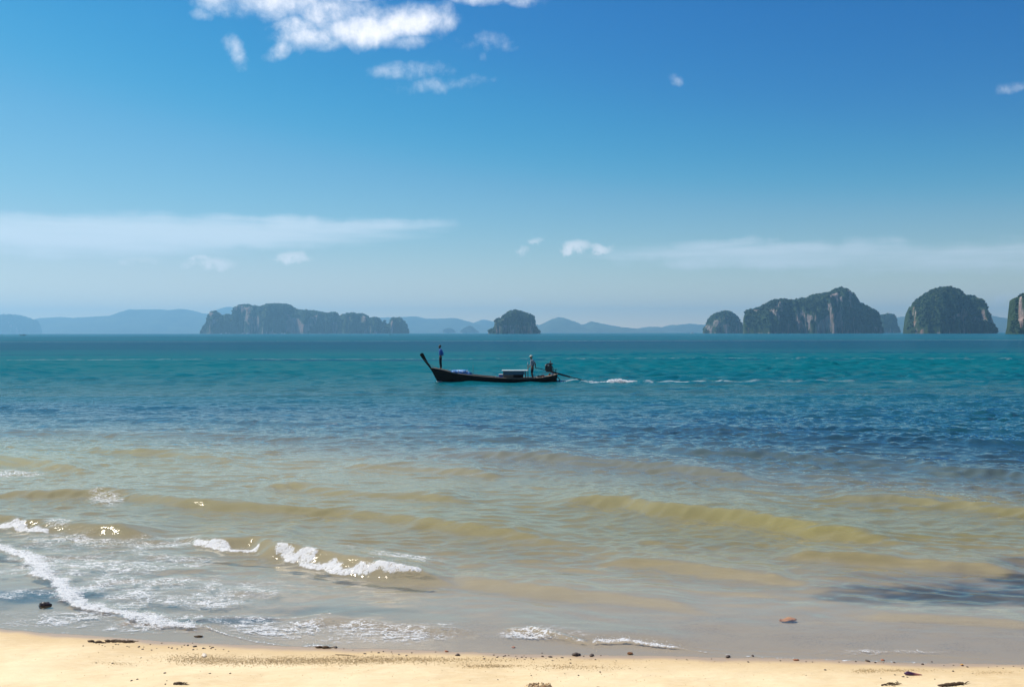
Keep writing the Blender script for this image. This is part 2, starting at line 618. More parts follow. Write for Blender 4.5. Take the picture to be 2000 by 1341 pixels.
# steeper chop in the open bay
chop = sstep(Yn, 42, 85)
for k in range(64):
    lam = 1.15 * (3.2 ** gen.random())
    th = gen.normal(0, .65)
    kx, ky = 2 * math.pi / lam * math.sin(th), 2 * math.pi / lam * math.cos(th)
    vis = sstep(lam / spacing[near_rows], 2.0, 3.4)
    last = int(np.nonzero(vis[:, 0] > 0)[0].max()) + 1
    sn = np.sin(kx * Xw[:last] + ky * Yw[:last] + gen.random() * 6.283)
    Hn[:last] += .0046 * lam * (sn + .35 * (sn * sn - .5)) * vis[:last] * chop[:last]
H[near_rows] = Hn
H *= calm * patch
del Hn, Xw, Yw

# individual swells seen in the photograph: crest line, height, reach in front, reach behind
SWELL = [
    ([(-200, 886), (0, 893), (60, 898), (120, 906), (200, 914)], 0.128, 0.32, 1.50),
    ([(130, 872), (250, 877), (330, 881), (400, 888), (500, 894)], 0.099, 0.36, 1.60),
    ([(470, 945), (600, 942), (700, 958), (800, 962), (960, 974)], 0.099, 0.29, 1.30),
    ([(-150, 955), (0, 958), (100, 957), (165, 955), (240, 957), (300, 965), (380, 975), (480, 983), (560, 986), (650, 988), (700, 991), (800, 1005), (900, 1020), (1000, 1030), (1080, 1042), (1250, 1064)], 0.128, 0.27, 1.20),
    ([(1040, 972), (1080, 968), (1150, 963), (1230, 967), (1300, 980), (1400, 988), (1500, 1000), (1600, 1018), (1700, 1028), (1850, 1048)], 0.204, 0.36, 1.40),
    ([(640, 905), (800, 909), (900, 915), (1000, 922)], 0.091, 0.32, 1.50),
    ([(800, 880), (950, 880), (1060, 885), (1150, 895), (1250, 900), (1330, 908), (1400, 915), (1560, 928)], 0.151, 0.40, 1.80),
    ([(1240, 868), (1400, 877), (1500, 880), (1600, 888), (1700, 895), (1850, 906)], 0.121, 0.40, 1.80),
    ([(1600, 962), (1750, 967), (1850, 975), (1950, 985), (2150, 1004)], 0.113, 0.36, 1.50),
    ([(1750, 905), (1900, 915), (2000, 920), (2200, 934)], 0.113, 0.36, 1.60),
    ([(1300, 838), (1450, 842), (1600, 850), (1750, 852)], 0.090, 0.43, 2.00),
    ([(1650, 850), (1800, 856), (1950, 862), (2100, 868)], 0.090, 0.43, 2.00),
    ([(700, 848), (900, 850), (1100, 856)], 0.083, 0.43, 2.00),
    ([(-100, 788), (20, 792), (140, 800), (230, 806)], 0.113, 0.58, 2.50),
    ([(330, 1030), (382, 1034), (450, 1047), (505, 1048), (540, 1063), (600, 1073), (680, 1090), (760, 1105), (830, 1112), (930, 1124)], 0.166, 0.19, 0.90),
    ([(-150, 1000), (0, 1006), (60, 1013), (100, 1017), (140, 1020), (250, 1030), (330, 1038)], 0.137, 0.20, 1.00),
    ([(860, 1122), (960, 1132), (1060, 1146), (1180, 1160)], 0.073, 0.20, 0.80),
    ([(980, 1140), (1100, 1148), (1250, 1162), (1400, 1180)], 0.073, 0.20, 0.80),
    ([(1150, 1082), (1300, 1094), (1450, 1112), (1600, 1128)], 0.083, 0.23, 0.90),
    ([(1500, 1072), (1700, 1080), (1850, 1094), (2050, 1112)], 0.083, 0.23, 0.90),
    ([(1660, 1196), (1800, 1200), (1900, 1206), (2060, 1216)], 0.038, 0.14, 0.60),
    ([(560, 1204), (660, 1203), (740, 1210), (860, 1222), (950, 1225)], 0.032, 0.17, 0.50),
    ([(960, 1218), (1000, 1216), (1040, 1220), (1080, 1229), (1150, 1243), (1220, 1243), (1270, 1250), (1330, 1261), (1420, 1271)], 0.042, 0.17, 0.50),
    ([(1480, 1268), (1700, 1272), (1830, 1277), (1910, 1283), (2050, 1291)], 0.013, 0.05, 0.25),
]
jitter = (fbm(X * .55, Y * .2, 91, 3) - .5)
sw = np.zeros_like(X)
for k, (pts, A, wf, wb) in enumerate(SWELL):
    g = np.array([ground(px, py, A * .9) for px, py in pts])
    xs = np.linspace(g[0, 0], g[-1, 0], 80)
    ysm = np.interp(xs, g[:, 0], g[:, 1])
    ker = np.hanning(9)
    ker /= ker.sum()
    ysm = np.convolve(np.pad(ysm, 4, mode='edge'), ker, 'valid')
    y0, y1 = g[:, 1].min() - 3.5 * wf - 1, g[:, 1].max() + 3.5 * wb + 1
    r = np.nonzero((rows > y0) & (rows < y1))[0]
    xr, yr = X[r], Y[r]
    yc = np.interp(xr, xs, ysm) + jitter[r] * wf * .9
    sl = np.interp(xr, xs, np.gradient(ysm, xs))
    d = (yr - yc) / np.sqrt(1 + sl ** 2)
    q = (xr - xs[0]) / (xs[-1] - xs[0])
    env = sstep(q, 0, .22) * sstep(q, 1, .78) * (.72 + .56 * vnoise(xr * .9, xr * 0 + k * 7.7, 95))
    w = np.where(d < 0, wf, wb)
    sw[r] = np.maximum(sw[r], A * env * np.exp(-(d / w) ** 2)) + .35 * np.minimum(sw[r], A * env * np.exp(-(d / w) ** 2))
    # shallow trough before the face
    sw[r] -= .14 * A * env * np.exp(-((d + 2.3 * wf) / (1.1 * wf)) ** 2)
# low anonymous swell farther out
lows = np.maximum(0, np.sin(2 * math.pi * (Y + .05 * X + (fbm(X * .05, Y * .06, 101, 3) - .5) * 9) / 5.2)) ** 2 * .085 * sstep(Y, 22, 34) * sstep(Y, 200, 90) * sstep(fbm(X * .09, Y * .12, 105, 2), .42, .62)
H += sw * sstep(s, .05, .8) + lows

# foam: bores (dense) and lace (thin), defined along lines and patches on the water
foam, lace = np.zeros_like(X), np.zeros_like(X)
PX, PY = to_photo(X, Y, np.zeros_like(X))


def foam_line(pts, width, strength=1.0, lift=0.0, z=0.0, soft=.5, arr=None, ends=True, skew=1.0):
    arr = foam if arr is None else arr
    g = np.array([ground(px, py, z) for px, py in pts])
    xs = np.linspace(g[0, 0], g[-1, 0], 160)
    ysm = np.interp(xs, g[:, 0], g[:, 1])
    r = np.nonzero((rows > g[:, 1].min() - width * 4 - .3) & (rows < g[:, 1].max() + width * 4 + .3))[0]
    xr, yr = X[r], Y[r]
    wob = (fbm(xr * 2.5, yr * 2.5, 111, 3) - .5) * width * 2.4
    yc = np.interp(xr, xs, ysm)
    sl = np.interp(xr, xs, np.gradient(ysm, xs))
    d = (yr - yc) / np.sqrt(1 + sl ** 2) + wob
    q = (xr - xs[0]) / (xs[-1] - xs[0])
    env = sstep(q, 0, .06) * sstep(q, 1, .94) if ends else ((q > 0) & (q < 1)) * 1.0
    wid = width * (.45 + 1.1 * fbm(xr * 1.5, xr * 0 + 5.5, 115, 3))
    prof = sstep(-np.abs(d) * np.where(d > 0, 1 / skew, 1), -wid, -wid * soft) * env
    arr[r] = np.maximum(arr[r], prof * strength)
    if lift:
        H[r] += prof * lift * (.45 + 1.1 * fbm(xr * 7, yr * 9, 121, 3))


# breaking bores, and a crest whose sun glint is whitened in
foam_line([(-200, 1012), (-40, 1040), (0, 1062), (30, 1074), (52, 1082), (65, 1099), (75, 1118), (90, 1133), (120, 1150), (160, 1169), (200, 1183), (240, 1192), (290, 1202), (340, 1209), (385, 1213), (430, 1220)], .16, 1.0, .02, .05, .12, skew=2.1)
foam_line([(376, 1040), (400, 1044), (450, 1056), (512, 1057)], .12, 1.0, .02, .16, .35, skew=1.2)
foam_line([(528, 1066), (560, 1074), (600, 1083), (680, 1100), (760, 1112), (836, 1117)], .13, 1.0, .022, .14, .35, skew=1.2)
foam_line([(-160, 1012), (0, 1014), (50, 1021), (104, 1026)], .14, 1.0, .02, .13, .35, skew=1.2)
foam_line([(1150, 1250), (1190, 1251), (1220, 1249), (1270, 1257), (1335, 1265)], .06, .9, .004, .02, .15, skew=1.3)
foam_line([(985, 1221), (1040, 1224), (1090, 1235), (1150, 1247)], .055, .62, .02, .05, .4)
foam_line([(168, 960), (200, 960), (250, 960)], .30, .55, .02, .17, .3)  # breaking crest, its sun glint put in as foam white
# thin swash edges
foam_line([(395, 1221), (425, 1233), (450, 1241), (500, 1253), (540, 1258), (572, 1261)], .022, .9, .004)
foam_line([(590, 1259), (620, 1258.5), (650, 1260)], .045, .8, .003)
foam_line([(215, 1238), (275, 1235), (350, 1233.5), (400, 1231)], .018, .75, .003)
foam_line([(1300, 1262), (1336, 1268), (1390, 1275), (1443, 1280), (1515, 1283), (1623, 1287.5), (1838, 1296)], .022, .72, .003)
foam_line([(-120, 1219), (0, 1224), (82, 1232), (172, 1238.5)], .018, .7, .002)
foam_line([(0, 1217), (26, 1216), (40, 1219)], .018, .7, .002)
foam_line([(1790, 1277), (1831, 1279), (1910, 1285), (2000, 1292)], .02, .5, .002)
foam_line([(1650, 1281), (1680, 1274), (1700, 1279), (1730, 1270), (1760, 1276)], .02, .6, .002)
foam_line([(560, 1207), (600, 1206), (650, 1203)], .04, .62, .004)
foam_line([(400, 1203), (450, 1204), (520, 1205), (565, 1208)], .05, .6, .004)
foam_line([(1330, 1263.5), (1450, 1272), (1600, 1276), (1760, 1279)], .03, .45, .002)
# long slick lines far out and the propeller wash
foam_line([(-400, 704), (0, 703), (500, 701.5), (1000, 700.5), (1400, 699.5), (2000, 702), (2400, 703)], 1.3, .13, 0, 0, .2, ends=False)
foam_line([(-400, 668), (900, 666), (1700, 664.5), (2400, 663.5)], 7.0, .16, 0, 0, .2, ends=False)
foam_line([(1255, 746), (1340, 745), (1430, 744.5)], .6, .5, 0, 0, .2)
foam_line([(1380, 744.7), (1550, 744), (1750, 744)], .6, .22, 0, 0, .2)
foam_line([(1700, 744.2), (2000, 745), (2400, 746)], .6, .11, 0, 0, .2, ends=False)
foam_line([(1091, 745.2), (1125, 745.2), (1160, 746)], .4, .95, .04, 0, .3)
foam_line([(1150, 747), (1180, 747), (1215, 747)], .3, .7, .03, 0, .3)

LACE = [(60, 1090, 70, 14, .6), (150, 1150, 60, 12, .6), (250, 1182, 70, 10, .6), (350, 1203, 60, 8, .55), (190, 1105, 250, 50, .46), (330, 1150, 230, 46, .45), (120, 1060, 160, 26, .42), (700, 1085, 75, 12, .5), (780, 1096, 90, 12, .5), (560, 1228, 130, 26, .42), (700, 1236, 170, 26, .38), (850, 1232, 150, 22, .36), (470, 1212, 80, 14, .5),
        (1070, 1236, 110, 16, .5), (40, 925, 80, 9, .42), (205, 975, 50, 18, .4), (115, 1032, 40, 10, .4), (480, 1150, 150, 30, .34), (120, 1205, 190, 20, .38), (250, 1222, 160, 14, .36), (70, 1160, 140, 20, .34),  # includes a lace patch that helps whiten in the crest's sun glint
        (1690, 1272, 150, 7, .34), (300, 1060, 120, 14, .38)]
lw = fbm(X * 1.1, Y * 1.6, 131, 4) - .5
for (px, py, rx, ry, st) in LACE:
    q = np.sqrt(((PX - px) / rx) ** 2 + ((PY - py) / ry) ** 2)
    lace = np.maximum(lace, st * sstep(1.15 - q + lw * .9, 0, .75))
lace *= (s > .03)

# water colour by depth zone: sand-clouded shallows, blue channel, turquoise bank, blue offshore
zy = np.log(np.maximum(Y + (fbm(X * .05, Y * .07, 141, 3) - .5) * np.minimum(Y * .22, 26) + .6 * np.clip(X, -12, 16) * sstep(Y, 52, 28) * sstep(Y, 13, 24), 9))
keys = [(9, (.42, .325, .20)), (13, (.41, .33, .145)), (17, (.335, .30, .105)), (21, (.30, .272, .13)), (25, (.19, .195, .145)), (29, (.10, .14, .135)), (34, (.040, .082, .104)), (39, (.018, .064, .096)), (46, (.008, .074, .100)), (56, (.004, .085, .106)),
        (72, (.002, .095, .120)), (95, (.001, .105, .130)), (150, (.001, .10, .130)), (210, (.001, .068, .115)), (300, (.001, .062, .11)), (420, (.002, .085, .13)), (900, (.004, .10, .15)), (16500, (.004, .10, .15))]
kz = np.log([k[0] for k in keys])
WC = np.stack([np.interp(zy, kz, [k[1][i] for k in keys]) for i in range(3)], -1)
band = fbm(X / 95 + 3, Y / 11, 151, 4) * sstep(Y, 45, 90) * sstep(Y, 260, 180) + fbm(X / 420, Y / 46, 155, 4) * sstep(Y, 200, 320)
bandm = sstep(band, .54, .70)[..., None] * .8
WC = WC * (1 - bandm) + np.array((.001, .052, .108)) * bandm
wd = weed(X, Y)[..., None] * .85  # same dark patches, tinting the water colour
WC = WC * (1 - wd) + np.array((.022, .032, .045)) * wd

sandy = (sstep(X, 7, -8) * sstep(Y, 31, 22))[..., None]
WC = WC * (1 - sandy) + (WC * .55 + np.array((.20, .172, .115))) * sandy
Zs = np.where(s < 0, np.maximum(s, -.6) * .05 - .002, H)
co = np.stack([X.ravel(), Y.ravel(), Zs.ravel()], 1)
fc_ = grid_faces(*X.shape)
smax = s.ravel()[fc_].max(1)
me = mesh_np('sea', co, fc_[smax > -.4])
fattr(me, 'foam', foam)
fattr(me, 'lace', lace)
fattr(me, 'depth', np.maximum(depth0 + H, 0) * (s > 0))
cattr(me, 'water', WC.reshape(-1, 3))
m, T = new_mat('sea water')
pos = T.n('ShaderNodeNewGeometry').outputs['Position']
dep = T.attr('depth').outputs['Fac']
py_ = T.n('ShaderNodeSeparateXYZ', i0=pos).outputs[1]
r1 = T.noise(T.scale(pos, (.7, 1.7, 1)), 5.0, 3, .55, .4)
r2 = T.noise(T.scale(pos, (.7, 1.5, 1)), 17.0, 3, .6, .3)
r3 = T.noise(T.scale(pos, (1, 1.2, 1)), 1.5, 3, .6, .3)
r4 = T.noise(T.scale(pos, (1, 1.0, 1)), 3.6, 3, .6, .3)
hh = T.m('ADD', T.m('MULTIPLY', r1, .019), T.m('MULTIPLY', r2, .0032))
hh = T.m('ADD', hh, T.m('MULTIPLY', T.m('ADD', T.m('MULTIPLY', r3, .13), T.m('MULTIPLY', r4, .085)), T.ss(py_, 18, 60)))
bp = T.n('ShaderNodeBump', None, Strength=T.m('ADD', .10, T.m('MULTIPLY', T.ss(dep, .0, .25, 0, .90), T.ss(py_, 11, 34, .5, 1.0))), Distance=1.0, Height=hh)
body = T.n('ShaderNodeBsdfDiffuse', None, Color=T.attr('water').outputs['Color'])
clear = T.n('ShaderNodeBsdfTransparent', None, Color=(.93, .97, .95, 1))
turb = T.m('SUBTRACT', 1.0, T.m('POWER', 2.71828, T.m('MULTIPLY', dep, -1.9)))
under = T.n('ShaderNodeMixShader', None, i0=turb, i1=clear.outputs[0], i2=body.outputs[0])
gloss = T.n('ShaderNodeBsdfGlossy', None, Color=T.mix(T.ss(py_, 16, 70), (1.0, .95, .87), (.62, .90, 1.0)), Roughness=T.ss(py_, 10, 120, .03, .12), Normal=bp.outputs[0])
facing = T.m('ABSOLUTE', T.vm('DOT_PRODUCT', T.n('ShaderNodeNewGeometry').outputs['Incoming'], bp.outputs[0]))
fr = T.m('MULTIPLY_ADD', T.m('POWER', T.m('SUBTRACT', 1.0, facing, clamp=True), 5.0), .972, .028)      # reflectance of water, the same from both sides
wat = T.n('ShaderNodeMixShader', None, i0=T.m('MULTIPLY', fr, T.ss(T.m('LOGARITHM', py_, 2.71828), 3.3, 4.7, 1.0, .19)), i1=under.outputs[0], i2=gloss.outputs[0])
# foam
fa, la = T.attr('foam').outputs['Fac'], T.attr('lace').outputs['Fac']
wv = T.n('ShaderNodeTexNoise', None, Vector=pos, Scale=3.0, Detail=3.0)
wpos = T.vm('ADD', pos, T.scale(wv.outputs['Color'], (.22, .22, 0)))
ridge = T.m('ABSOLUTE', T.m('SUBTRACT', T.noise(T.scale(wpos, (1, 2.0, 1)), 3.4, 5, .62), .5))
ridge2 = T.m('ABSOLUTE', T.m('SUBTRACT', T.noise(T.scale(wpos, (1, 1.6, 1)), 8.5, 4, .6), .5))
gate = T.noise(pos, 1.6, 3, .6)
wl = T.m('MULTIPLY', la, T.ss(gate, .36, .66, .008, .07))
lmask = T.m('MAXIMUM', T.ss(T.m('SUBTRACT', ridge, wl), -.008, .006, 1, 0), T.ss(T.m('SUBTRACT', ridge2, T.m('MULTIPLY', wl, .75)), -.010, .006, .9, 0))
lmask = T.m('MULTIPLY', lmask, T.ss(la, .08, .4))
fine = T.noise(pos, 26.0, 5, .7)
coarse = T.noise(T.scale(pos, (1, 1.5, 1)), 9.0, 4, .65)
fmask = T.ss(T.m('ADD', T.m('ADD', fa, T.m('MULTIPLY', T.m('SUBTRACT', fine, .5), 1.7)), T.m('MULTIPLY', T.m('SUBTRACT', coarse, .5), 1.3)), .52, 1.0)
fmask = T.m('MULTIPLY', fmask, T.ss(fa, .03, .2))
faint = T.m('MULTIPLY', fa, T.ss(T.noise(T.scale(pos, (.25, 1, 1)), .5, 4, .6), .3, .6, .35, .9))
isfar = T.ss(py_, 36, 46)
fmask = T.m('ADD', T.m('MULTIPLY', fmask, T.m('SUBTRACT', 1.0, isfar)), T.m('MULTIPLY', faint, isfar))
fsum = T.m('MAXIMUM', fmask, lmask, clamp=True)
fb = T.n('ShaderNodeBump', None, Strength=.8, Distance=.03, Height=T.m('ADD', fine, T.noise(pos, 70.0, 3, .7)))
fcol = T.mix(fine, (.86, .86, .85), (.98, .98, .97))
froth_d = T.n('ShaderNodeBsdfPrincipled', None, Base_Color=fcol, Roughness=.38, Normal=fb.outputs[0])
froth_t = T.n('ShaderNodeBsdfTranslucent', None, Color=fcol, Normal=fb.outputs[0])
froth = T.n('ShaderNodeMixShader', None, i0=.12, i1=froth_d.outputs[0], i2=froth_t.outputs[0])
fin = T.n('ShaderNodeMixShader', None, i0=fsum, i1=wat.outputs[0], i2=froth.outputs[0])
T.n('ShaderNodeOutputMaterial', None, Surface=fin.outputs[0])
tag(obj('sea', me, m), kind='structure')
SEA = (rows, X, Zs)


def sea_z(x, y):
    i = int(np.clip(np.searchsorted(rows, y), 1, len(rows) - 1))
    return float(np.interp(x, X[i], Zs[i]))


_i, _j = np.nonzero((foam > .75) & (Y < 22) & (np.abs(X) < .56 * Y))
_k = rng.permutation(len(_i))[:7000]
SPRAY_AT = [(float(X[_i[k], _j[k]]), float(Y[_i[k], _j[k]]), float(Zs[_i[k], _j[k]])) for k in _k]

# ------------------------------------------------------------------ islands and far hills
def poly(pts, x0, y0, k):
    return [(x0 + cx * k, y0 + cy * k) for cx, cy in pts]


m_rock, T = new_mat('karst limestone')
pos = T.n('ShaderNodeTexCoord').outputs['Object']
big = T.noise(pos, .018, 5, .62)
stk = T.noise(T.scale(pos, (1, 1, .16)), .11, 5, .65)
rock = T.mix(T.ss(stk, .30, .62), (.10, .085, .08), (.33, .26, .235))
rock = T.mix(T.ss(T.noise(T.scale(pos, (1, 1, .3)), .05, 4), .45, .7), rock, (.30, .16, .10))
bush = T.mix(T.noise(pos, .12, 4, .6), (.018, .035, .014), (.045, .075, .025))
att = T.attr('bare').outputs['Fac']
bare = T.ss(T.m('ADD', att, T.m('MULTIPLY', T.m('SUBTRACT', stk, .5), 1.3)), .42, .62)
col = T.mix(bare, bush, rock)
bp = T.n('ShaderNodeBump', None, Strength=.9, Distance=5.0, Height=T.m('ADD', T.noise(pos, .14, 5, .65), T.m('MULTIPLY', stk, .6)))
b = T.n('ShaderNodeBsdfPrincipled', None, Base_Color=col, Roughness=.95, Normal=bp.outputs[0])
b.inputs['Specular IOR Level'].default_value = .1
T.n('ShaderNodeOutputMaterial', None, Surface=b.outputs[0])

m_tree, T = new_mat('jungle crowns')
pos = T.n('ShaderNodeTexCoord').outputs['Object']
tint = T.attr('tint').outputs['Fac']
col = T.mix(tint, (.006, .022, .010), (.045, .085, .03))
col = T.mix(T.ss(T.noise(pos, .02, 3), .4, .7, 0, .5), col, (.045, .065, .028))
bp = T.n('ShaderNodeBump', None, Strength=1.0, Distance=2.5, Height=T.noise(pos, .45, 4, .7))
b = T.n('ShaderNodeBsdfPrincipled', None, Base_Color=col, Roughness=.9, Normal=bp.outputs[0])
b.inputs['Specular IOR Level'].default_value = .15
T.n('ShaderNodeOutputMaterial', None, Surface=b.outputs[0])

m_hill, T = new_mat('wooded hills')
pos = T.n('ShaderNodeNewGeometry').outputs['Position']
col = T.mix(T.ss(T.noise(pos, .006, 6, .65), .35, .7), (.022, .04, .018), (.075, .10, .04))
bp = T.n('ShaderNodeBump', None, Strength=1.0, Distance=18.0, Height=T.noise(pos, .012, 6, .65))
b = T.n('ShaderNodeBsdfPrincipled', None, Base_Color=col, Roughness=.95, Normal=bp.outputs[0])
T.n('ShaderNodeOutputMaterial', None, Surface=b.outputs[0])

# leaf clump shapes used for the crowns
_bm = bmesh.new()
bmesh.ops.create_icosphere(_bm, subdivisions=1, radius=1.0)
ICO_V = np.array([v.co[:] for v in _bm.verts])
ICO_F = np.array([[v.index for v in f.verts] for f in _bm.faces])
_bm.free()
CROWNS = []
for k in range(6):
    r = 1 + (rng.random(len(ICO_V)) - .5) * .55
    CROWNS.append(ICO_V * r[:, None] * np.array([1, 1, .8]))


def island(name, prof, D, label, thick=.42, cliffs=(), crown=2.3, front=0.0, steep=3.2, group=None, bare0=.0, seed=0, dens=1.0):
    """one limestone island: its outline against the sky is the ridge; round it falls away in steep, fluted sides"""
    prof = [at_depth(px, py, D) for px, py in prof]
    px_m = D / FPX
    xs = np.array([p[0] for p in prof])
    zs = np.maximum(np.array([p[1] for p in prof]), 0)
    xs = np.maximum.accumulate(xs + np.arange(len(xs)) * 1e-3)
    cx = (xs[0] + xs[-1]) / 2
    half = (xs[-1] - xs[0]) / 2
    nu = int(np.clip((xs[-1] - xs[0]) / px_m * .9, 50, 330))
    nq = 64
    u = np.linspace(xs[0], xs[-1], nu)
    hz = np.interp(u, xs, zs) - crown * .55 * px_m
    hz = np.maximum(hz, .4)
    e = (u - cx) / half
    # depth of the island at each place: broad in the middle, rounded at the ends, fluted
    w = thick * half * np.sqrt(np.clip(1 - np.abs(e) ** 2.6, 0, 1)) + .05 * half
    w = np.minimum(w, hz * 1.5 + .10 * half)
    q = np.linspace(-1, 1, nq)
    U, Q = np.meshgrid(u, q, indexing='ij')
    flute = (fbm(U / (9 * px_m), Q * 1.3 + seed, 201 + seed, 4) - .5)
    butt = (fbm(U / (26 * px_m), Q * .35 + seed * 3.1, 211 + seed, 3) - .5)
    WW = w[:, None] * (1 + 1.3 * butt + .5 * flute * (np.abs(Q) > .05))
    g = np.clip(1 - np.abs(Q) ** steep, 0, 1) ** .62
    lump = 1 + (fbm(U / (14 * px_m), Q * w[:, None] / (14 * px_m), 221 + seed, 4) - .5) * .95 * np.abs(Q) ** .6 * (np.abs(Q) < .93)
    Zm = hz[:, None] * g * lump
    Zm = np.minimum(Zm, hz[:, None] * (1 - .10 * np.abs(Q)))
    Ym = D + Q * WW + front * px_m
    Xm = U - cx + flute * 5 * px_m * np.abs(Q) * np.clip(1 - np.abs(e)[:, None], 0, .4)
    Zm[:, 0] = Zm[:, -1] = -2.0
    Zm[0, :] = Zm[-1, :] = -2.0
    co = np.stack([Xm.ravel(), (Ym - D).ravel(), Zm.ravel()], 1)
    PXs, PYs = to_photo(Xm + cx, Ym, Zm)
    bare = np.full(Zm.shape, bare0)
    for (px, py, rx, ry, st) in cliffs:
        k = np.sqrt(((PXs - px) / rx) ** 2 + ((PYs - py) / ry) ** 2) + (flute * .8)
        bare = np.maximum(bare, st * sstep(1.25 - k, 0, .5) * (Q < .25))
    patchy = sstep(fbm(U / (13 * px_m) + seed, Zm / (26 * px_m), 241 + seed, 4), .56, .66) * (np.abs(Q) > .45)
    bare = np.maximum(bare, .54 * patchy * (.5 + fbm(U / (60 * px_m), Zm / (60 * px_m), 251 + seed, 2)))
    bare = np.maximum(bare, sstep(Zm / px_m, 3.2, 1.0) * (.45 + flute))
    root = empty(name, (cx, D, 0), label, 'island', group)
    me = mesh_np('rock', co, grid_faces(*Zm.shape)[:, ::-1])
    fattr(me, 'bare', bare)
    obj('rock', me, m_rock, root)
    # crowns over everything that is not bare rock
    A = co.reshape(nu, nq, 3)
    du = np.diff(A, axis=0)[:, :-1]
    dq = np.diff(A, axis=1)[:-1]
    nrm = np.cross(du, dq)
    area = np.linalg.norm(nrm, axis=2)
    nrm = nrm / np.maximum(area, 1e-6)[..., None]
    nrm *= np.sign(nrm[..., 2:3] + 1e-9)
    facing = (Q[:-1, :-1] < .3)
    cb = bare[:-1, :-1]
    wgt = area * facing * np.clip(1.05 - cb * 2.3, 0, 1) * (A[:-1, :-1, 2] > .6 * px_m)
    n = int(dens * wgt.sum() / (math.pi * (crown * px_m) ** 2) * 2.0)
    n = int(np.clip(n, 30, 2600))
    idx = rng.choice(wgt.size, n, p=(wgt / wgt.sum()).ravel())
    I, J = np.unravel_index(idx, wgt.shape)
    fu, fq = rng.random(n)[:, None], rng.random(n)[:, None]
    P = A[I, J] + du[I, J] * fu + dq[I, J] * fq
    rad = crown * px_m * (.42 + 1.0 * rng.random(n) ** 1.8)
    P = P + nrm[I, J] * (rad * .25)[:, None]
    V, F, C = [], [], []
    tw = fbm(P[:, 0] / (22 * px_m), P[:, 2] / (16 * px_m), 231 + seed, 3)
    for k in range(n):
        a = rng.random() * 6.283
        c, s_ = math.cos(a), math.sin(a)
        v = CROWNS[k % 6] * rad[k]
        v = np.stack([v[:, 0] * c - v[:, 1] * s_, v[:, 0] * s_ + v[:, 1] * c, v[:, 2] * (.8 + .5 * rng.random())], 1) + P[k]
        F.append(ICO_F + len(ICO_V) * k)
        V.append(v)
        C.append(np.full(len(ICO_V), np.clip(tw[k] * 1.5 - .35 + (rng.random() - .5) * .8, 0, 1)))
    me = mesh_np('trees', np.concatenate(V), np.concatenate(F), smooth=False)
    fattr(me, 'tint', np.concatenate(C))
    tag(obj('trees', me, m_tree, root), kind='stuff')
    return root


P2 = (0, 560, .35)
P3 = (700, 560, .35)
P4 = (1350, 540, .325)
long_prof = poly([(1120, 255), (1122, 235), (1140, 210), (1168, 196), (1171, 165), (1174, 148), (1185, 135), (1205, 133), (1220, 150), (1224, 175), (1245, 175), (1255, 155), (1275, 150), (1290, 162), (1308, 152), (1318, 112), (1340, 97),
                  (1380, 95), (1420, 103), (1470, 105), (1500, 93), (1560, 92), (1620, 98), (1650, 122), (1700, 128), (1740, 130), (1790, 140), (1830, 145), (1870, 138), (1895, 160), (1920, 150), (1950, 143), (1990, 147)], *P2)
long_prof += poly([(25, 148), (50, 160), (60, 175), (90, 168), (110, 170), (130, 203), (138, 205), (144, 184), (150, 205), (180, 205), (184, 172), (210, 168), (240, 175), (260, 195), (275, 230), (278, 255)], *P3)
island('limestone_island', long_prof, 4500, 'long hazy island with a rock pillar at either end and a flat wooded top', .2,
       [(575, 633, 16, 14, .8), (590, 640, 14, 10, .7), (655, 640, 5, 12, .75), (718, 640, 8, 8, .5), (766, 640, 3, 14, .7), (412, 640, 5, 16, .5), (565, 645, 8, 6, .8)], 1.9, seed=1)
island('limestone_island', poly([(722, 252), (728, 240), (745, 232), (760, 222), (757, 192), (770, 178), (800, 172), (820, 150), (850, 130), (880, 127), (910, 135), (950, 150), (975, 155), (982, 180), (980, 205), (1000, 235), (1015, 252)], *P3),
       2900, 'small squat tree-covered island alone in the middle, rugged with steep sides', .7,
       [(975, 640, 16, 6, .45), (1000, 640, 20, 7, .5), (1030, 640, 14, 8, .5), (985, 628, 6, 6, .4)], 2.0, seed=2, bare0=.12)
island('limestone_island', poly([(70, 332), (75, 310), (95, 285), (100, 262), (130, 230), (165, 212), (200, 204), (230, 208), (260, 225), (290, 262), (308, 300), (310, 332)], *P4),
       3200, 'small round dome of an island just left of the largest one', .8,
       [(1418, 636, 7, 8, .75), (1400, 632, 12, 8, .5), (1385, 640, 10, 8, .55), (1440, 640, 8, 8, .5), (1412, 622, 14, 5, .4)], 1.9, seed=3, bare0=.15)
island('limestone_island', poly([(315, 332), (313, 240), (330, 205), (350, 190), (375, 192), (430, 175), (470, 148), (510, 135), (570, 131), (610, 140), (680, 125), (700, 130), (740, 105), (830, 92), (870, 70), (900, 63), (930, 70), (960, 100), (985, 140),
                                 (1010, 155), (1040, 175), (1080, 185), (1105, 210), (1115, 240), (1120, 280), (1140, 332)], *P4),
       2600, 'largest wooded island rising to a peak towards its right end, with a pale cliff', .42,
       [(1612, 632, 12, 16, .72), (1630, 622, 15, 20, .55), (1645, 640, 8, 14, .62), (1600, 640, 8, 8, .6), (1582, 645, 14, 4, .6), (1645, 600, 8, 14, .4), (1660, 640, 24, 5, .5), (1453, 634, 2, 18, .7), (1500, 647, 40, 3, .5)], 2.3, seed=4)
island('limestone_island', poly([(1080, 300), (1117, 250), (1130, 230), (1180, 222), (1215, 225), (1220, 280), (1236, 300), (1250, 332)], *P4),
       3700, 'low blunt island peeping out behind the right foot of the largest one', .8, [(1740, 645, 10, 5, .4)], 1.9, seed=5)
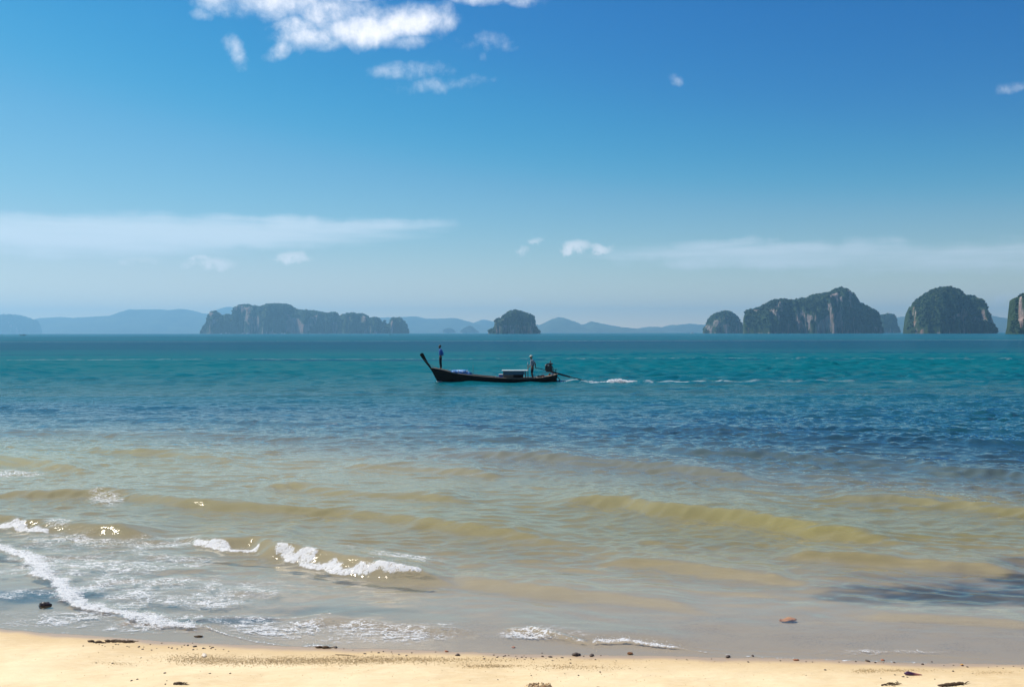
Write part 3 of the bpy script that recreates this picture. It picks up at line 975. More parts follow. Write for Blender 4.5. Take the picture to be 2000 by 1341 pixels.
island('limestone_island', poly([(1295, 332), (1300, 295), (1325, 250), (1335, 200), (1350, 160), (1380, 125), (1420, 95), (1470, 68), (1520, 58), (1560, 57), (1590, 68), (1612, 92), (1630, 105), (1660, 107), (1690, 125), (1720, 155), (1725, 185), (1755, 215),
                                 (1765, 260), (1782, 284), (1800, 295), (1812, 332)], *P4),
       2150, 'tall wooded dome island with a pink scar of bare rock on its right flank', .75,
       [(1875, 619, 6, 10, .78), (1862, 621, 6, 4, .85), (1886, 622, 5, 6, .85), (1882, 606, 8, 10, .55), (1790, 635, 7, 16, .55), (1785, 612, 5, 16, .45), (1800, 645, 10, 4, .55), (1900, 644, 30, 4, .4)], 2.4, seed=6)
island('limestone_island', [(1973, 649), (1975, 641), (1977, 632), (1980, 624), (1987, 619), (1990, 601), (1988, 588), (1991, 579), (1997, 574), (2012, 568), (2040, 560), (2080, 566), (2120, 580), (2160, 606), (2185, 649)],
       1500, 'sheer pale cliff island cut off by the right edge of the picture', .6,
       [(1994, 612, 6, 36, .62), (2008, 615, 9, 40, .45)], 2.6, seed=7)
island('limestone_island', [(1969, 648), (1970, 634), (1974, 623), (1981, 617), (1990, 615), (1999, 622), (2010, 648)], 6500, 'small blue rock stack half hidden behind the cliff at the right edge', .8, (), 1.4, seed=8)
island('limestone_island', poly([(470, 254), (474, 245), (482, 236), (500, 231), (515, 229), (528, 238), (541, 254)], *P3), 9000, 'tiny hazy islet, left one of two left of the squat middle island', .8, (), 1.3, seed=9)
island('limestone_island', poly([(568, 254), (580, 237), (600, 226), (620, 218), (636, 222), (652, 236), (674, 254)], *P3), 8600, 'tiny hazy pointed islet, right one of two left of the squat middle island', .8, (), 1.3, seed=10)
island('limestone_island', poly([(-560, 255), (-500, 200), (-380, 170), (-250, 158), (-120, 155), (0, 153), (75, 152), (140, 165), (153, 178), (165, 170), (200, 185), (218, 210), (228, 255)], *P2), 10500, 'flat-topped blue island at the left edge, faded by haze', .3, (), 1.5, seed=11)


def ridge(name, prof, D, deep, seed=0):
    """a range of wooded hills"""
    p = [at_depth(px, py, D) for px, py in prof]
    xs, zs = np.array([a[0] for a in p]), np.maximum(np.array([a[1] for a in p]), 0)
    nu, nq = 360, 30
    u = np.linspace(xs[0], xs[-1], nu)
    hz = np.interp(u, xs, zs)
    ker = np.hanning(7) / np.hanning(7).sum()
    hz = np.convolve(np.pad(hz, 3, mode='edge'), ker, 'valid')
    q = np.linspace(-1, 1, nq)
    U, Q = np.meshgrid(u, q, indexing='ij')
    fall = np.cos(np.clip(np.abs(Q), 0, 1) * math.pi / 2) ** .9
    nz = fbm(U / 420, Q * deep / 420, 301 + seed, 4) - .5
    Z = hz[:, None] * fall * (1 + nz * .9 * np.abs(Q)) + (fbm(U / 60, Q * 9, 311 + seed, 3) - .5) * 14 * fall
    Z[:, 0] = Z[:, -1] = -2
    Z[0] = Z[-1] = -2
    co = np.stack([U.ravel(), (D + Q * deep).ravel(), Z.ravel()], 1)
    return tag(obj(name, mesh_np(name, co, grid_faces(nu, nq)[:, ::-1]), m_hill), kind='structure')


ridge('hills', poly([(-900, 250), (-700, 200), (-400, 180), (-100, 190), (120, 200), (215, 190), (240, 178), (275, 170), (300, 175), (340, 166), (420, 178), (520, 167), (650, 163), (690, 148), (720, 138), (790, 123), (830, 128), (880, 124), (970, 130),
                     (1020, 120), (1060, 132), (1100, 148), (1160, 152), (1300, 170), (1500, 185), (1800, 180), (2000, 178)], *P2)
      + poly([(60, 176), (120, 172), (250, 168), (300, 164), (330, 165), (370, 177), (450, 178), (530, 172), (570, 180), (640, 200), (690, 214), (760, 230), (830, 250)], *P3), 12500, 1200, 1)
ridge('hills', poly([(1000, 250), (1080, 190), (1160, 152), (1240, 118), (1280, 111), (1340, 115), (1440, 130), (1560, 160), (1750, 230), (1800, 252)], *P2), 13600, 700, 2)
ridge('hills', poly([(560, 252), (640, 204), (690, 183), (720, 185), (770, 200), (800, 215), (900, 240), (960, 252)], *P3), 13200, 700, 3)
ridge('hills', poly([(900, 252), (960, 225), (985, 212), (1010, 215), (1050, 195), (1080, 178), (1110, 170), (1150, 175), (1200, 192), (1245, 212), (1275, 203), (1300, 192), (1350, 205), (1420, 217), (1480, 225), (1560, 235), (1640, 246), (1700, 253)], *P3), 9800, 700, 4)
ridge('hills', poly([(1480, 253), (1560, 234), (1620, 222), (1700, 225), (1745, 212), (1850, 207), (1935, 213), (2100, 216), (2300, 225), (2500, 252)], *P3), 10800, 800, 5)
ridge('hills', poly([(1050, 330), (1150, 270), (1225, 250), (1260, 243), (1310, 240), (1420, 232), (1550, 228), (1680, 226), (1765, 232), (1830, 245), (1910, 255), (2050, 262), (2300, 280), (2500, 330)], *P4), 8800, 700, 6)

# ------------------------------------------------------------------ tiny boats under the islands
m_white = simple('white paint', (.78, .78, .76), .5)
m_dark = simple('dark tarred wood', (.035, .028, .022), .55, .4, 6.0, .35)
m_blue_paint = simple('blue paint', (.10, .22, .42), .5)


def far_boat(px, py, D, length, hull, label, cabin=True, group=None):
    X, _z = at_depth(px, py, D)
    root = empty('motor_boat' if hull is m_white else 'fishing_boat', (X, D, 0), label, 'boat', group)
    L = length
    b = MB()
    st = [(-.5, .02, .30), (-.36, .14, .22), (-.1, .19, .16), (.3, .18, .15), (.5, .15, .17)]
    v = []
    for (sx, hw, zz) in st:
        v += [(sx * L, -hw * L * .8, zz * L * .6), (sx * L * .94, -hw * L * .4, -.04 * L), (sx * L * .94, hw * L * .4, -.04 * L), (sx * L, hw * L * .8, zz * L * .6)]
    f = []
    for i in range(4):
        for j in range(3):
            f.append((i * 4 + j, i * 4 + 4 + j, i * 4 + 5 + j, i * 4 + 1 + j))
        f.append((i * 4 + 3, i * 4 + 7, i * 4 + 4, i * 4))
    f += [(0, 1, 2, 3), (19, 18, 17, 16)]
    b.add(v, f).build('hull', hull, root)
    if cabin:
        c = MB().box((.04 * L, 0, .22 * L), (.34 * L, .22 * L, .18 * L), taper=.85).build('cabin', hull, root)
        MB().box((.04 * L, 0, .24 * L), (.345 * L, .225 * L, .05 * L)).build('window_band', m_dark, c)
        MB().box((.06 * L, 0, .32 * L), (.46 * L, .28 * L, .02 * L)).build('roof', hull, root)
    else:
        MB().tube([(-.5 * L, 0, .16 * L), (-.56 * L, 0, .3 * L)], .02 * L, 6).build('prow', hull, root)
        MB().box((.15 * L, 0, .2 * L), (.3 * L, .2 * L, .02 * L)).build('awning', m_blue_paint, root)
        MB().box((.15 * L, 0, .12 * L), (.2 * L, .1 * L, .15 * L), taper=.6).build('cargo', m_dark, root)
    return root


far_boat(432, 649, 4300, 9, m_white, 'tiny white boat below the left pillar of the long island')
for i, (px, L, side) in enumerate(((474, 12, 'left'), (484, 14, 'right'))):
    far_boat(px, 649, 3900, L, m_white, f'white boat, the {side} one of a close pair under the long island', group='white boats under the long island')
for i, (px, L, side) in enumerate(((537, 8, 'leftmost'), (551, 11, 'middle'), (556, 11, 'rightmost'))):
    far_boat(px, 649, 3900, L, m_white, f'white boat, {side} of three below the cliff of the long island', group='white boats under the long island')
far_boat(1352, 648, 2600, 11, m_white, 'white boat on the horizon left of the small round dome island')
far_boat(45, 652.5, 1500, 9.5, m_dark, 'dark fishing boat on the horizon near the left edge', False)
far_boat(762, 652, 1700, 4.5, m_dark, 'small dark boat on the horizon below the right end of the long island', False)
far_boat(1966, 648, 3000, 11, m_white, 'pale boat between the dome island and the cliff at the right edge')

# ------------------------------------------------------------------ long-tail boat
K = .24 * 66.5 / FPX                     # metres to one step of the tracing grid
BX, BY = (800 + 640 * .24 - 1000) / FPX * 66.5, 67.0


def bl(cx, cy):
    return ((cx - 640) * K, (356 - cy) * K)


def P(cx, cy, y=0.0):
    x, z = bl(cx, cy)
    return (x, y, z)


m_hull, T = new_mat('old dark hull timber')
pos = T.n('ShaderNodeTexCoord').outputs['Object']
plank = T.n('ShaderNodeTexWave', dict(wave_type='BANDS', bands_direction='Z'), Vector=pos, Scale=2.6, Distortion=.6, Detail=3.0)
gr = T.noise(T.scale(pos, (1, 4, 14)), 3.0, 5, .6)
col = T.mix(gr, (.008, .005, .004), (.034, .021, .015))
col = T.mix(T.ss(T.noise(pos, 1.3, 4), .55, .75, 0, .6), col, (.075, .028, .018))
bp = T.n('ShaderNodeBump', None, Strength=.5, Distance=.012, Height=T.m('ADD', plank.outputs['Fac'], gr))
b = T.n('ShaderNodeBsdfPrincipled', None, Base_Color=col, Roughness=.7, Normal=bp.outputs[0])
b.inputs['Specular IOR Level'].default_value = .15
T.n('ShaderNodeOutputMaterial', None, Surface=b.outputs[0])
m_worn = simple('worn grey timber', (.20, .155, .12), .75, .4, 9.0)
m_pale = simple('sun-bleached paint', (.62, .68, .66), .55, .15, 6.0)
m_iron = simple('oily engine iron', (.022, .022, .024), .42, .5, 14.0, .5, .3)
m_rust = simple('rusty red paint', (.16, .035, .02), .6, .4, 14.0)
m_steel = simple('worn steel', (.30, .30, .31), .35, .3, 14.0, .5, .9)
m_net, T = new_mat('blue nylon net')
pos = T.n('ShaderNodeTexCoord').outputs['Object']
vv = T.n('ShaderNodeTexVoronoi', dict(feature='DISTANCE_TO_EDGE'), Vector=pos, Scale=34.0)
col = T.mix(T.noise(pos, 6.0, 4, .7), (.012, .07, .30), (.10, .38, .80))
col = T.mix(T.ss(vv.outputs['Distance'], .0, .12, .7, 0), col, (.22, .52, .88))
bp = T.n('ShaderNodeBump', None, Strength=1.0, Distance=.05, Height=T.noise(pos, 14.0, 5, .7))
b = T.n('ShaderNodeBsdfPrincipled', None, Base_Color=col, Roughness=.5, Normal=bp.outputs[0])
T.n('ShaderNodeOutputMaterial', None, Surface=b.outputs[0])
m_rope = simple('old rope', (.30, .25, .18), .85, .3, 30.0)
m_clothblue = simple('faded blue panel', (.06, .13, .19), .7, .3, 6.0)
m_brown = simple('weathered brown plank', (.17, .125, .09), .75, .4, 7.0)
m_red = simple('red plastic', (.42, .05, .03), .45, .2, 10.0)
m_orange = simple('orange float', (.55, .17, .05), .45, .2, 10.0)
m_bluebox = simple('blue plastic', (.04, .10, .36), .4, .2, 8.0)
m_whitep = simple('white plastic', (.76, .76, .76), .4, .1, 8.0)

boat = empty('longtail_boat', (BX, BY, 0), 'dark wooden long-tail fishing boat with a raked prow, motoring left across the bay', 'boat')
# sheer x,z ; half beam ; keel x,z
ST = [((165, 243), .03, (228, 356), (246, 392)), ((190, 245), .13, (262, 372), None), ((220, 250), .24, (296, 384), None), ((260, 257), .36, (330, 390), None), ((300, 266), .46, (370, 392), None), ((345, 281), .55, (410, 393), None),
      ((420, 292), .64, (460, 393), None), ((500, 302), .71, (530, 393), None), ((600, 312), .77, (620, 393), None), ((700, 320), .80, (705, 393), None), ((800, 326), .80, (800, 392), None), ((900, 328), .77, (895, 391), None),
      ((1000, 327), .72, (990, 388), None), ((1080, 321), .66, (1070, 385), None), ((1140, 310), .60, (1130, 380), None), ((1180, 301), .55, (1170, 376), None), ((1205, 293), .51, (1190, 372), None)]
NS = 9
v, f = [], []
for (sh, hb, kl, k2) in ST:
    sx, sz = bl(*sh)
    kx, kz = bl(*(k2 or kl))
    for j in range(-NS, NS + 1):
        t_ = abs(j) / NS
        y = hb * (1 - (1 - t_) ** 1.9) ** .8 if t_ > 0 else 0
        zz = kz + (sz - kz) * t_ ** 1.35
        xx = kx + (sx - kx) * t_ ** 1.15
        v.append((xx, math.copysign(y, j) if j else 0, zz))
W_ = 2 * NS + 1
for i in range(len(ST) - 1):
    for j in range(W_ - 1):
        f.append((i * W_ + j, (i + 1) * W_ + j, (i + 1) * W_ + j + 1, i * W_ + j + 1))
f.append(tuple((len(ST) - 1) * W_ + j for j in range(W_)))
mb = MB().add(v, f)
hull = mb.build('hull', m_hull, boat, True)
md = hull.modifiers.new('planking', 'SOLIDIFY')
md.thickness = .035
md.offset = -1
for sgn in (-1, 1):
    pts = [(bl(*s_[0])[0], sgn * (s_[1] + .008), bl(*s_[0])[1] + .02) for s_ in ST]
    MB().tube(pts, .030, 6, 1.2).build('gunwale', m_worn, boat)
    pts = [(bl(*s_[0])[0], sgn * (s_[1] * .97 + .012), bl(*s_[0])[1] - .13) for s_ in ST[1:]]
    MB().tube(pts, .020, 6).build('rubbing_strake', m_hull, boat)
# prow board
poly_ = [bl(*p) for p in [(76, 133), (98, 165), (120, 195), (142, 222), (164, 250), (183, 280), (202, 308), (232, 357), (252, 392), (268, 392), (246, 352), (216, 305), (199, 276), (186, 254), (168, 232), (150, 206), (128, 166), (106, 121), (96, 118), (88, 121)]]
MB().prism(poly_, -.055, .055).build('prow', m_hull, boat, bevel=.012)
MB().tube([P(108, 168, -.05), P(140, 196, -.06), P(168, 218, -.05), P(200, 232, -.08), P(238, 247, -.16)], .014, 6).build('mooring_rope', m_rope, boat)
# fore deck, thwarts, floor
v, f = [], []
for (sh, hb, _k, _q) in ST[:7]:
    x, z = bl(*sh)
    for j in range(-3, 4):
        v.append((x, j / 3 * hb * .95, z + .03 - .02 * (j / 3) ** 2))
for i in range(6):
    for j in range(6):
        f.append((i * 7 + j, i * 7 + j + 1, (i + 1) * 7 + j + 1, (i + 1) * 7 + j))
fd = MB().add(v, f).build('foredeck', m_worn, boat)
fd.modifiers.new('board', 'SOLIDIFY').thickness = .03
v, f = [], []
for i, (sh, hb, _k, _q) in enumerate(ST[6:16]):
    x, z = bl(*sh)
    v += [(x, -hb * .82, .10), (x, hb * .82, .10)]
for i in range(9):
    f.append((i * 2, i * 2 + 1, i * 2 + 3, i * 2 + 2))
MB().add(v, f).build('floorboards', m_brown, boat)
for cx in (560, 660, 1045):
    x, z = bl(cx, 318)
    MB().box((x, 0, z - .02), (.2, 1.42 if cx < 1000 else 1.3, .035)).build('thwart', m_worn, boat, bevel=.006)
v, f = [], []
for (sh, hb, _k, _q) in ST[13:]:
    x, z = bl(*sh)
    v += [(x, -hb * .95, z - .02), (x, hb * .95, z - .02)]
for i in range(3):
    f.append((i * 2, i * 2 + 1, i * 2 + 3, i * 2 + 2))
sd = MB().add(v, f).build('stern_deck', m_worn, boat)
sd.modifiers.new('board', 'SOLIDIFY').thickness = .03
# low shelter amidships
roof = MB()
for k in range(9):
    roof.box(((bl(750, 0)[0] + bl(966, 0)[0]) / 2, -.56 + k * .14, bl(0, 264)[1] + (.01 if k % 2 else 0)), ((966 - 750) * K, .136, .055))
roof.build('shelter_roof', m_pale, boat, bevel=.008)
for cx in (764, 945):
    for y in (-.5, .5):
        MB().box((bl(cx, 0)[0], y, (bl(0, 318)[1] + bl(0, 269)[1]) / 2 - .06), (.06, .06, (318 - 269) * K + .1)).build('shelter_post', m_worn if cx < 800 else m_brown, boat)
for y in (-.52, .52):
    MB().box((bl(852, 0)[0], y, bl(0, 283)[1]), ((938 - 770) * K, .03, 24 * K)).build('side_panel', m_clothblue, boat)
    MB().box((bl(806, 0)[0], y, bl(0, 306)[1]), ((846 - 770) * K, .03, 22 * K)).build('lower_panel', m_brown, boat)
MB().box((bl(850, 0)[0], 0, bl(0, 300)[1] - .05), ((930 - 780) * K, .7, 34 * K)).build('locker', m_hull, boat, bevel=.01)
MB().tube([P(963, 330, -.42), P(963, 212, -.42)], .030, 8).build('mooring_pole', m_worn, boat)
MB().tube([P(963, 212, -.42), P(962.6, 194, -.42)], [.034, .022], 8).build('pole_tip', m_whitep, boat)
MB().tube([P(516, 302, -.55), P(517, 214, -.55)], [.012, .008], 6).build('marker_pole', m_worn, boat)
# engine on its swivel, with the long shaft
eng = MB()
ex, ez = bl(1140, 235)
eng.box((ex, 0, ez - .10), (.40, .40, .36)).box((ex - .02, 0, ez + .14), (.34, .32, .22)).box((ex + .02, 0, ez - .30), (.50, .34, .07))
eng.lathe([(.0, -.10), (.20, -.09), (.215, .0), (.20, .05), (.0, .06)], (ex - .20, 0, ez - .02), 16, 'X')
engine = eng.build('engine', m_iron, boat, bevel=.02)
MB().tube([(ex + .05, .06, ez + .22), (ex + .06, .06, ez + .34), (ex + .10, .06, ez + .42)], .026, 8).build('exhaust_pipe', m_rust, engine)
MB().box((ex + .1, -.05, ez + .22), (.24, .12, .09)).build('fuel_tank', m_rust, engine, bevel=.02)
MB().lathe([(.05, -.06), (.07, -.05), (.07, .05), (.05, .06)], (ex - .08, -.19, ez + .12), 12, 'Y').build('air_filter', m_steel, engine)
MB().tube([P(1135, 225, .22), P(1156, 184, .2)], .010, 6).build('starter_lever', m_steel, engine)
MB().tube([P(1164, 230, -.14), P(1172, 250, -.14), P(1170, 268, -.1)], .016, 6).build('fuel_hose', m_iron, engine)
MB().box((bl(1176, 0)[0], 0, bl(0, 256)[1]), (.46, .10, .04)).build('engine_frame', m_iron, engine)
MB().tube([P(1192, 256), P(1192, 280)], .022, 6).build('frame_strut', m_iron, engine)
MB().tube([P(1110, 262), P(1170, 278), P(1200, 287), P(1310, 317)], [.05, .065, .062, .055], 10).build('gearbox_tube', m_iron, engine)
MB().tube([P(1300, 314), P(1400, 339), P(1492, 361)], .028, 8).build('propeller_shaft', m_iron, engine)
pr = MB()
for k in range(3):
    a = k * 2.094
    c, s_ = math.cos(a), math.sin(a)
    x0, z0 = bl(1490, 361)
    pr.box((x0, c * .07, z0 + s_ * .07), (.02, .06, .11), Euler((a - math.pi / 2, 0, .5)).to_matrix())
pr.build('propeller', m_steel, engine)
MB().tube([P(1032, 242, -.05), P(1075, 252, -.04), P(1120, 265, 0)], .020, 8).build('tiller', m_iron, engine)
MB().tube([P(1032, 242, -.05), P(1022, 240, -.055)], .025, 8).build('tiller_grip', m_brown, engine)
MB().box((bl(1165, 0)[0], 0, bl(0, 290)[1]), (.12, .12, .2)).build('swivel_post', m_worn, boat)
for y in (-.22, .22):
    MB().tube([P(1196, 318, y), P(1214, 322, y), P(1224, 342, y), P(1218, 362, y)], .020, 8).build('propeller_guard', m_iron, boat)
MB().tube([P(1196, 330, -.05), P(1200, 350, -.05), P(1195, 362, -.05)], .02, 8).build('rudder_bar', m_iron, boat)


def lumpy(name, mat, c, size, seed, parent=None, sub=3, rough=.35, flat=.0, fr=2.2):
    bm = bmesh.new()
    bmesh.ops.create_icosphere(bm, subdivisions=sub, radius=1.0)
    P_ = np.array([q.co[:] for q in bm.verts])
    n = fbm(P_[:, 0] * fr + 9 * seed, P_[:, 1] * fr + P_[:, 2] * fr * 1.3, 401 + seed, 4)
    r = 1 + (n - .5) * 2 * rough
    for q, rr in zip(bm.verts, r):
        q.co = Vector((q.co.x * size[0], q.co.y * size[1], max(q.co.z, -flat if flat else -9) * size[2])) * rr
    me = bpy.data.meshes.new(name)
    bm.to_mesh(me)
    bm.free()
    me.shade_smooth()
    o = obj(name, me, mat, parent)
    o.location = c
    return o


def on_boat(cx, cy, y=0.0):
    x, z = bl(cx, cy)
    return Vector((BX + x, BY + y, z))


net = empty('fishing_net', on_boat(412, 294), 'heap of bright blue fishing net piled behind the bow of the boat', 'fishing net')
lumpy('net_heap', m_net, (0, 0, .02), (.70, .42, .25), 1, net, 4, .42, .5, 3.4)
lumpy('net_heap', m_net, (-.42, -.1, .02), (.30, .30, .24), 2, net, 3, .45, .5, 3.0)
lumpy('net_heap', m_net, (.10, -.15, .10), (.36, .26, .22), 3, net, 3, .45, .5, 3.2)
for k in range(7):
    a = [(-.7 + .2 * k + .09 * math.sin(q * 1.3 + k), -.42 + .12 * q, .16 + .16 * math.sin(q * .7 + k * .8)) for q in range(6)]
    MB().tube(a, .012, 5).build('net_cord', m_net, net)
for k in range(4):
    MB().lathe([(.0, -.05), (.04, -.03), (.04, .03), (.0, .05)], (-.4 + .28 * k, -.38, .17 + .05 * (k % 2)), 8, 'X').build('net_float', m_whitep, net)

box = empty('cool_box', on_boat(742, 318, -.2), 'small blue box with a white lid in front of the boat shelter', 'cool box')
MB().box((0, 0, .07), (.27, .34, .2)).build('body', m_bluebox, box, bevel=.015)
MB().box((0, 0, .195), (.29, .36, .04)).build('lid', m_whitep, box, bevel=.012)
pan = empty('bucket', on_boat(716, 322, -.3), 'low pale blue tub standing left of the blue box in the boat', 'tub')
MB().lathe([(.0, 0), (.12, 0), (.15, .1), (.14, .1), (.11, .02), (.0, .02)], (0, 0, 0), 16).build('tub', simple('pale blue plastic', (.28, .42, .55), .4), pan)
rp = empty('rope_coil', on_boat(1058, 317, -.2), 'coil of pale rope on the deck behind the helmsman', 'rope')
for k in range(4):
    MB().lathe([(.14 - .008 * k, -.015), (.17 - .008 * k, 0), (.14 - .008 * k, .015), (.11 - .008 * k, 0), (.14 - .008 * k, -.015)], (0, 0, .02 + .028 * k), 20).build('rope_turn', m_rope, rp)
can = empty('fuel_can', on_boat(1084, 314, -.25), 'small red fuel can between the rope coil and the engine', 'fuel can')
MB().box((0, 0, .055), (.24, .15, .11)).build('can', m_red, can, bevel=.02)
MB().tube([(-.06, 0, .11), (-.05, 0, .15), (.05, 0, .15), (.06, 0, .11)], .01, 6).build('handle', m_red, can)
fl = empty('float', on_boat(1140, 302, -.2), 'round orange float lying at the foot of the engine', 'float')
MB().lathe([(.0, -.08), (.05, -.065), (.08, 0), (.05, .065), (.0, .08)], (0, 0, .06), 12, 'X').build('ball', m_orange, fl, True)
tin = empty('paint_tin', on_boat(1158, 296, -.28), 'small white tin beside the swivel of the engine', 'tin')
MB().lathe([(.05, 0), (.055, .0), (.055, .1), (.05, .105), (.0, .105)], (0, 0, 0), 12).build('tin', m_whitep, tin)

# ------------------------------------------------------------------ people
m_skin = simple('brown skin', (.16, .085, .055), .55, .12, 20.0, .35, 0, .05)
m_hair = simple('black hair', (.012, .010, .009), .5, .3, 60.0)
m_bluejacket = simple('blue jacket', (.05, .14, .42), .75, .25, 14.0, .2, 0, .4, .02)
m_blacktr = simple('black trousers', (.014, .014, .017), .8, .3, 14.0, .2, 0, .4, .02)
m_greyshirt = simple('grey shirt', (.22, .25, .29), .8, .2, 14.0, .2, 0, .4, .02)
m_darkshorts = simple('dark shorts', (.03, .028, .035), .8, .3, 14.0, .2, 0, .4, .02)
m_cap = simple('pale cap', (.66, .62, .50), .8, .15, 14.0)
m_eye = simple('dark eye', (.01, .008, .007), .2)


def skin_obj(name, verts, edges, mat, parent, root=0, levels=2):
    """verts: (x,y,z,rx,ry)"""
    me = mesh_py(name, [q[:3] for q in verts], [])
    me.edges.add(len(edges))
    for e, (a, b_) in zip(me.edges, edges):
        e.vertices = (a, b_)
    me.update()
    o = obj(name, me, mat, parent)
    o.modifiers.new('skin', 'SKIN').use_smooth_shade = True
    sk = me.skin_vertices[0].data
    for i, q in enumerate(verts):
        sk[i].radius = (q[3], q[4] if len(q) > 4 else q[3])
        sk[i].use_root = False
    for r_ in ([root] if isinstance(root, int) else root):
        sk[r_].use_root = True
    s_ = o.modifiers.new('round', 'SUBSURF')
    s_.levels = s_.render_levels = levels
    return o


def hand(V, E, roots, wrist, d, palm_n, side, grip):
    """palm and five bent fingers as chains; d along the hand, palm_n out of the palm"""
    d = Vector(d).normalized()
    n = Vector(palm_n).normalized()
    a = d.cross(n).normalized() * side
    w = Vector(wrist)
    for k, (off, L) in enumerate(((-.030, .070), (-.010, .080), (.010, .076), (.029, .060))):
        base = w + d * .055 + a * off
        b0 = len(V)
        p, dd = base, d.copy()
        V.append((*p, .0095, .0095))
        for j in range(3):
            dd = (dd + n * grip * (.45 + .25 * j)).normalized()
            p = p + dd * L / 3
            V.append((*p, .009 - .0012 * j, .009 - .0012 * j))
            E.append((len(V) - 2, len(V) - 1))
        roots.append(b0)
    b0 = len(V)
    p = w + d * .022 - a * .028
    V.append((*p, .012, .012))
    dd = (d * .6 - a * .8 + n * .3).normalized()
    for j in range(2):
        p = p + dd * .03
        dd = (dd + d * .6 + n * grip * .5).normalized()
        V.append((*p, .010 - .001 * j, .010 - .001 * j))
        E.append((len(V) - 2, len(V) - 1))
    roots.append(b0)


def person(loc, label, h, J, shirt, trousers, sleeve, leg_cut, hair, cap=None, hands=((0, 0, -1), (0, 0, -1), .6, .6), yaw=0.0, shoes=None):
    """J: joints in metres for a 1.7 m figure facing -x; keys hipL kneeL ankL ... ; y<0 is the near side"""
    root = empty('person', loc, label, 'person', rz=yaw)
    root.scale = (h / 1.7,) * 3
    V, E = [], []
    ix = {}

    def a(k, p, rx, ry=None, par=None):
        ix[k] = len(V)
        V.append((*p, rx, ry or rx))
        if par:
            E.append((ix[par], ix[k]))
    a('pel', J['pel'], .115, .10)
    a('wai', J['wai'], .105, .085, 'pel')
    a('che', J['che'], .125, .10, 'wai')
    a('shm', J['shm'], .085, .075, 'che')
    a('nek', J['nek'], .050, .050, 'shm')
    a('chi', J['chi'], .062, .062, 'nek')
    a('hea', J['hea'], .085, .078, 'chi')
    a('top', J['top'], .060, .058, 'hea')
    fx = J.get('face', (-1, 0, 0))
    a('nos', Vector(J['chi']) * .45 + Vector(J['hea']) * .55 + Vector(fx) * .088, .014, .014, 'hea')
    for s_, sg in (('L', -1), ('R', 1)):
        a('sho' + s_, J['sho' + s_], .056, .056, 'shm')
        a('elb' + s_, J['elb' + s_], .042, .042, 'sho' + s_)
        a('wri' + s_, J['wri' + s_], .028, .028, 'elb' + s_)
        dv = Vector(hands[0] if s_ == 'L' else hands[1]).normalized()
        a('pal' + s_, Vector(J['wri' + s_]) + dv * .05, .036, .020, 'wri' + s_)
        a('hip' + s_, J['hip' + s_], .085, .085, 'pel')
        a('kne' + s_, J['kne' + s_], .056, .056, 'hip' + s_)
        a('ank' + s_, J['ank' + s_], .036, .036, 'kne' + s_)
        a('hee' + s_, Vector(J['ank' + s_]) + Vector((.03, 0, -.045)), .032, .030, 'ank' + s_)
        a('toe' + s_, Vector(J['ank' + s_]) + Vector((-.15, 0, -.055)), .030, .022, 'ank' + s_)
        a('ear' + s_, Vector(J['hea']) + Vector((.012, sg * .088, -.03)), .014, .018, 'hea')
    roots = [0]
    body_roots = roots
    hand(V, E, roots, J['wriL'], hands[0], (-1, .2, 0), 1, hands[2])
    hand(V, E, roots, J['wriR'], hands[1], (-1, -.2, 0), -1, hands[3])
    skin_obj('body', V, E, m_skin, root, body_roots)
    # shirt
    V, E, ix = [], [], {}
    pl, wa = Vector(J['pel']), Vector(J['wai'])
    a('hem', pl * .75 + wa * .25, .150, .132)
    a('wai', J['wai'], .148, .124, 'hem')
    a('che', J['che'], .166, .138, 'wai')
    a('shm', Vector(J['shm']) + Vector((0, 0, .005)), .10, .09, 'che')
    a('col', Vector(J['shm']) * .45 + Vector(J['nek']) * .55, .066, .064, 'shm')
    for s_ in 'LR':
        S_, L_, W2 = Vector(J['sho' + s_]), Vector(J['elb' + s_]), Vector(J['wri' + s_])
        a('sho' + s_, S_, .072, .072, 'shm')
        if sleeve > 1:
            a('elb' + s_, L_, .058, .058, 'sho' + s_)
            a('cuf' + s_, L_.lerp(W2, sleeve - 1), .042, .042, 'elb' + s_)
        else:
            a('cuf' + s_, S_.lerp(L_, sleeve), .064, .064, 'sho' + s_)
    skin_obj('shirt', V, E, shirt, root, 0)
    # trousers
    V, E, ix = [], [], {}
    a('bel', pl * .6 + wa * .4, .122, .105)
    a('pel', pl + Vector((0, 0, -.03)), .128, .115, 'bel')
    for s_ in 'LR':
        H_, K_, A_ = Vector(J['hip' + s_]), Vector(J['kne' + s_]), Vector(J['ank' + s_])
        a('hip' + s_, H_ + Vector((0, 0, -.02)), .110, .110, 'pel')
        if leg_cut > 1:
            a('kne' + s_, K_, .082, .082, 'hip' + s_)
            a('cuf' + s_, K_.lerp(A_, leg_cut - 1), .066, .066, 'kne' + s_)
        else:
            a('cuf' + s_, H_.lerp(K_, leg_cut), .088, .088, 'hip' + s_)
    skin_obj('trousers', V, E, trousers, root, 0)
    hd = Vector(J['hea'])
    tp = Vector(J['top'])
    hr = lumpy('hair', hair, hd.lerp(tp, .35) + Vector((.020, 0, .004)), (.094, .088, .092), 9, root, 3, .06, .7)
    for sg in (-1, 1):
        e = MB().lathe([(0, -.008), (.008, -.004), (.008, .004), (0, .008)], hd + Vector(fx) * .078 + Vector((0, sg * .032, -.012)), 8, 'X').build('eye', m_eye, root)
    MB().box(hd + Vector(fx) * .074 + Vector((0, 0, -.082)), (.012, .042, .010)).build('mouth', simple('lips', (.13, .05, .04), .5), root)
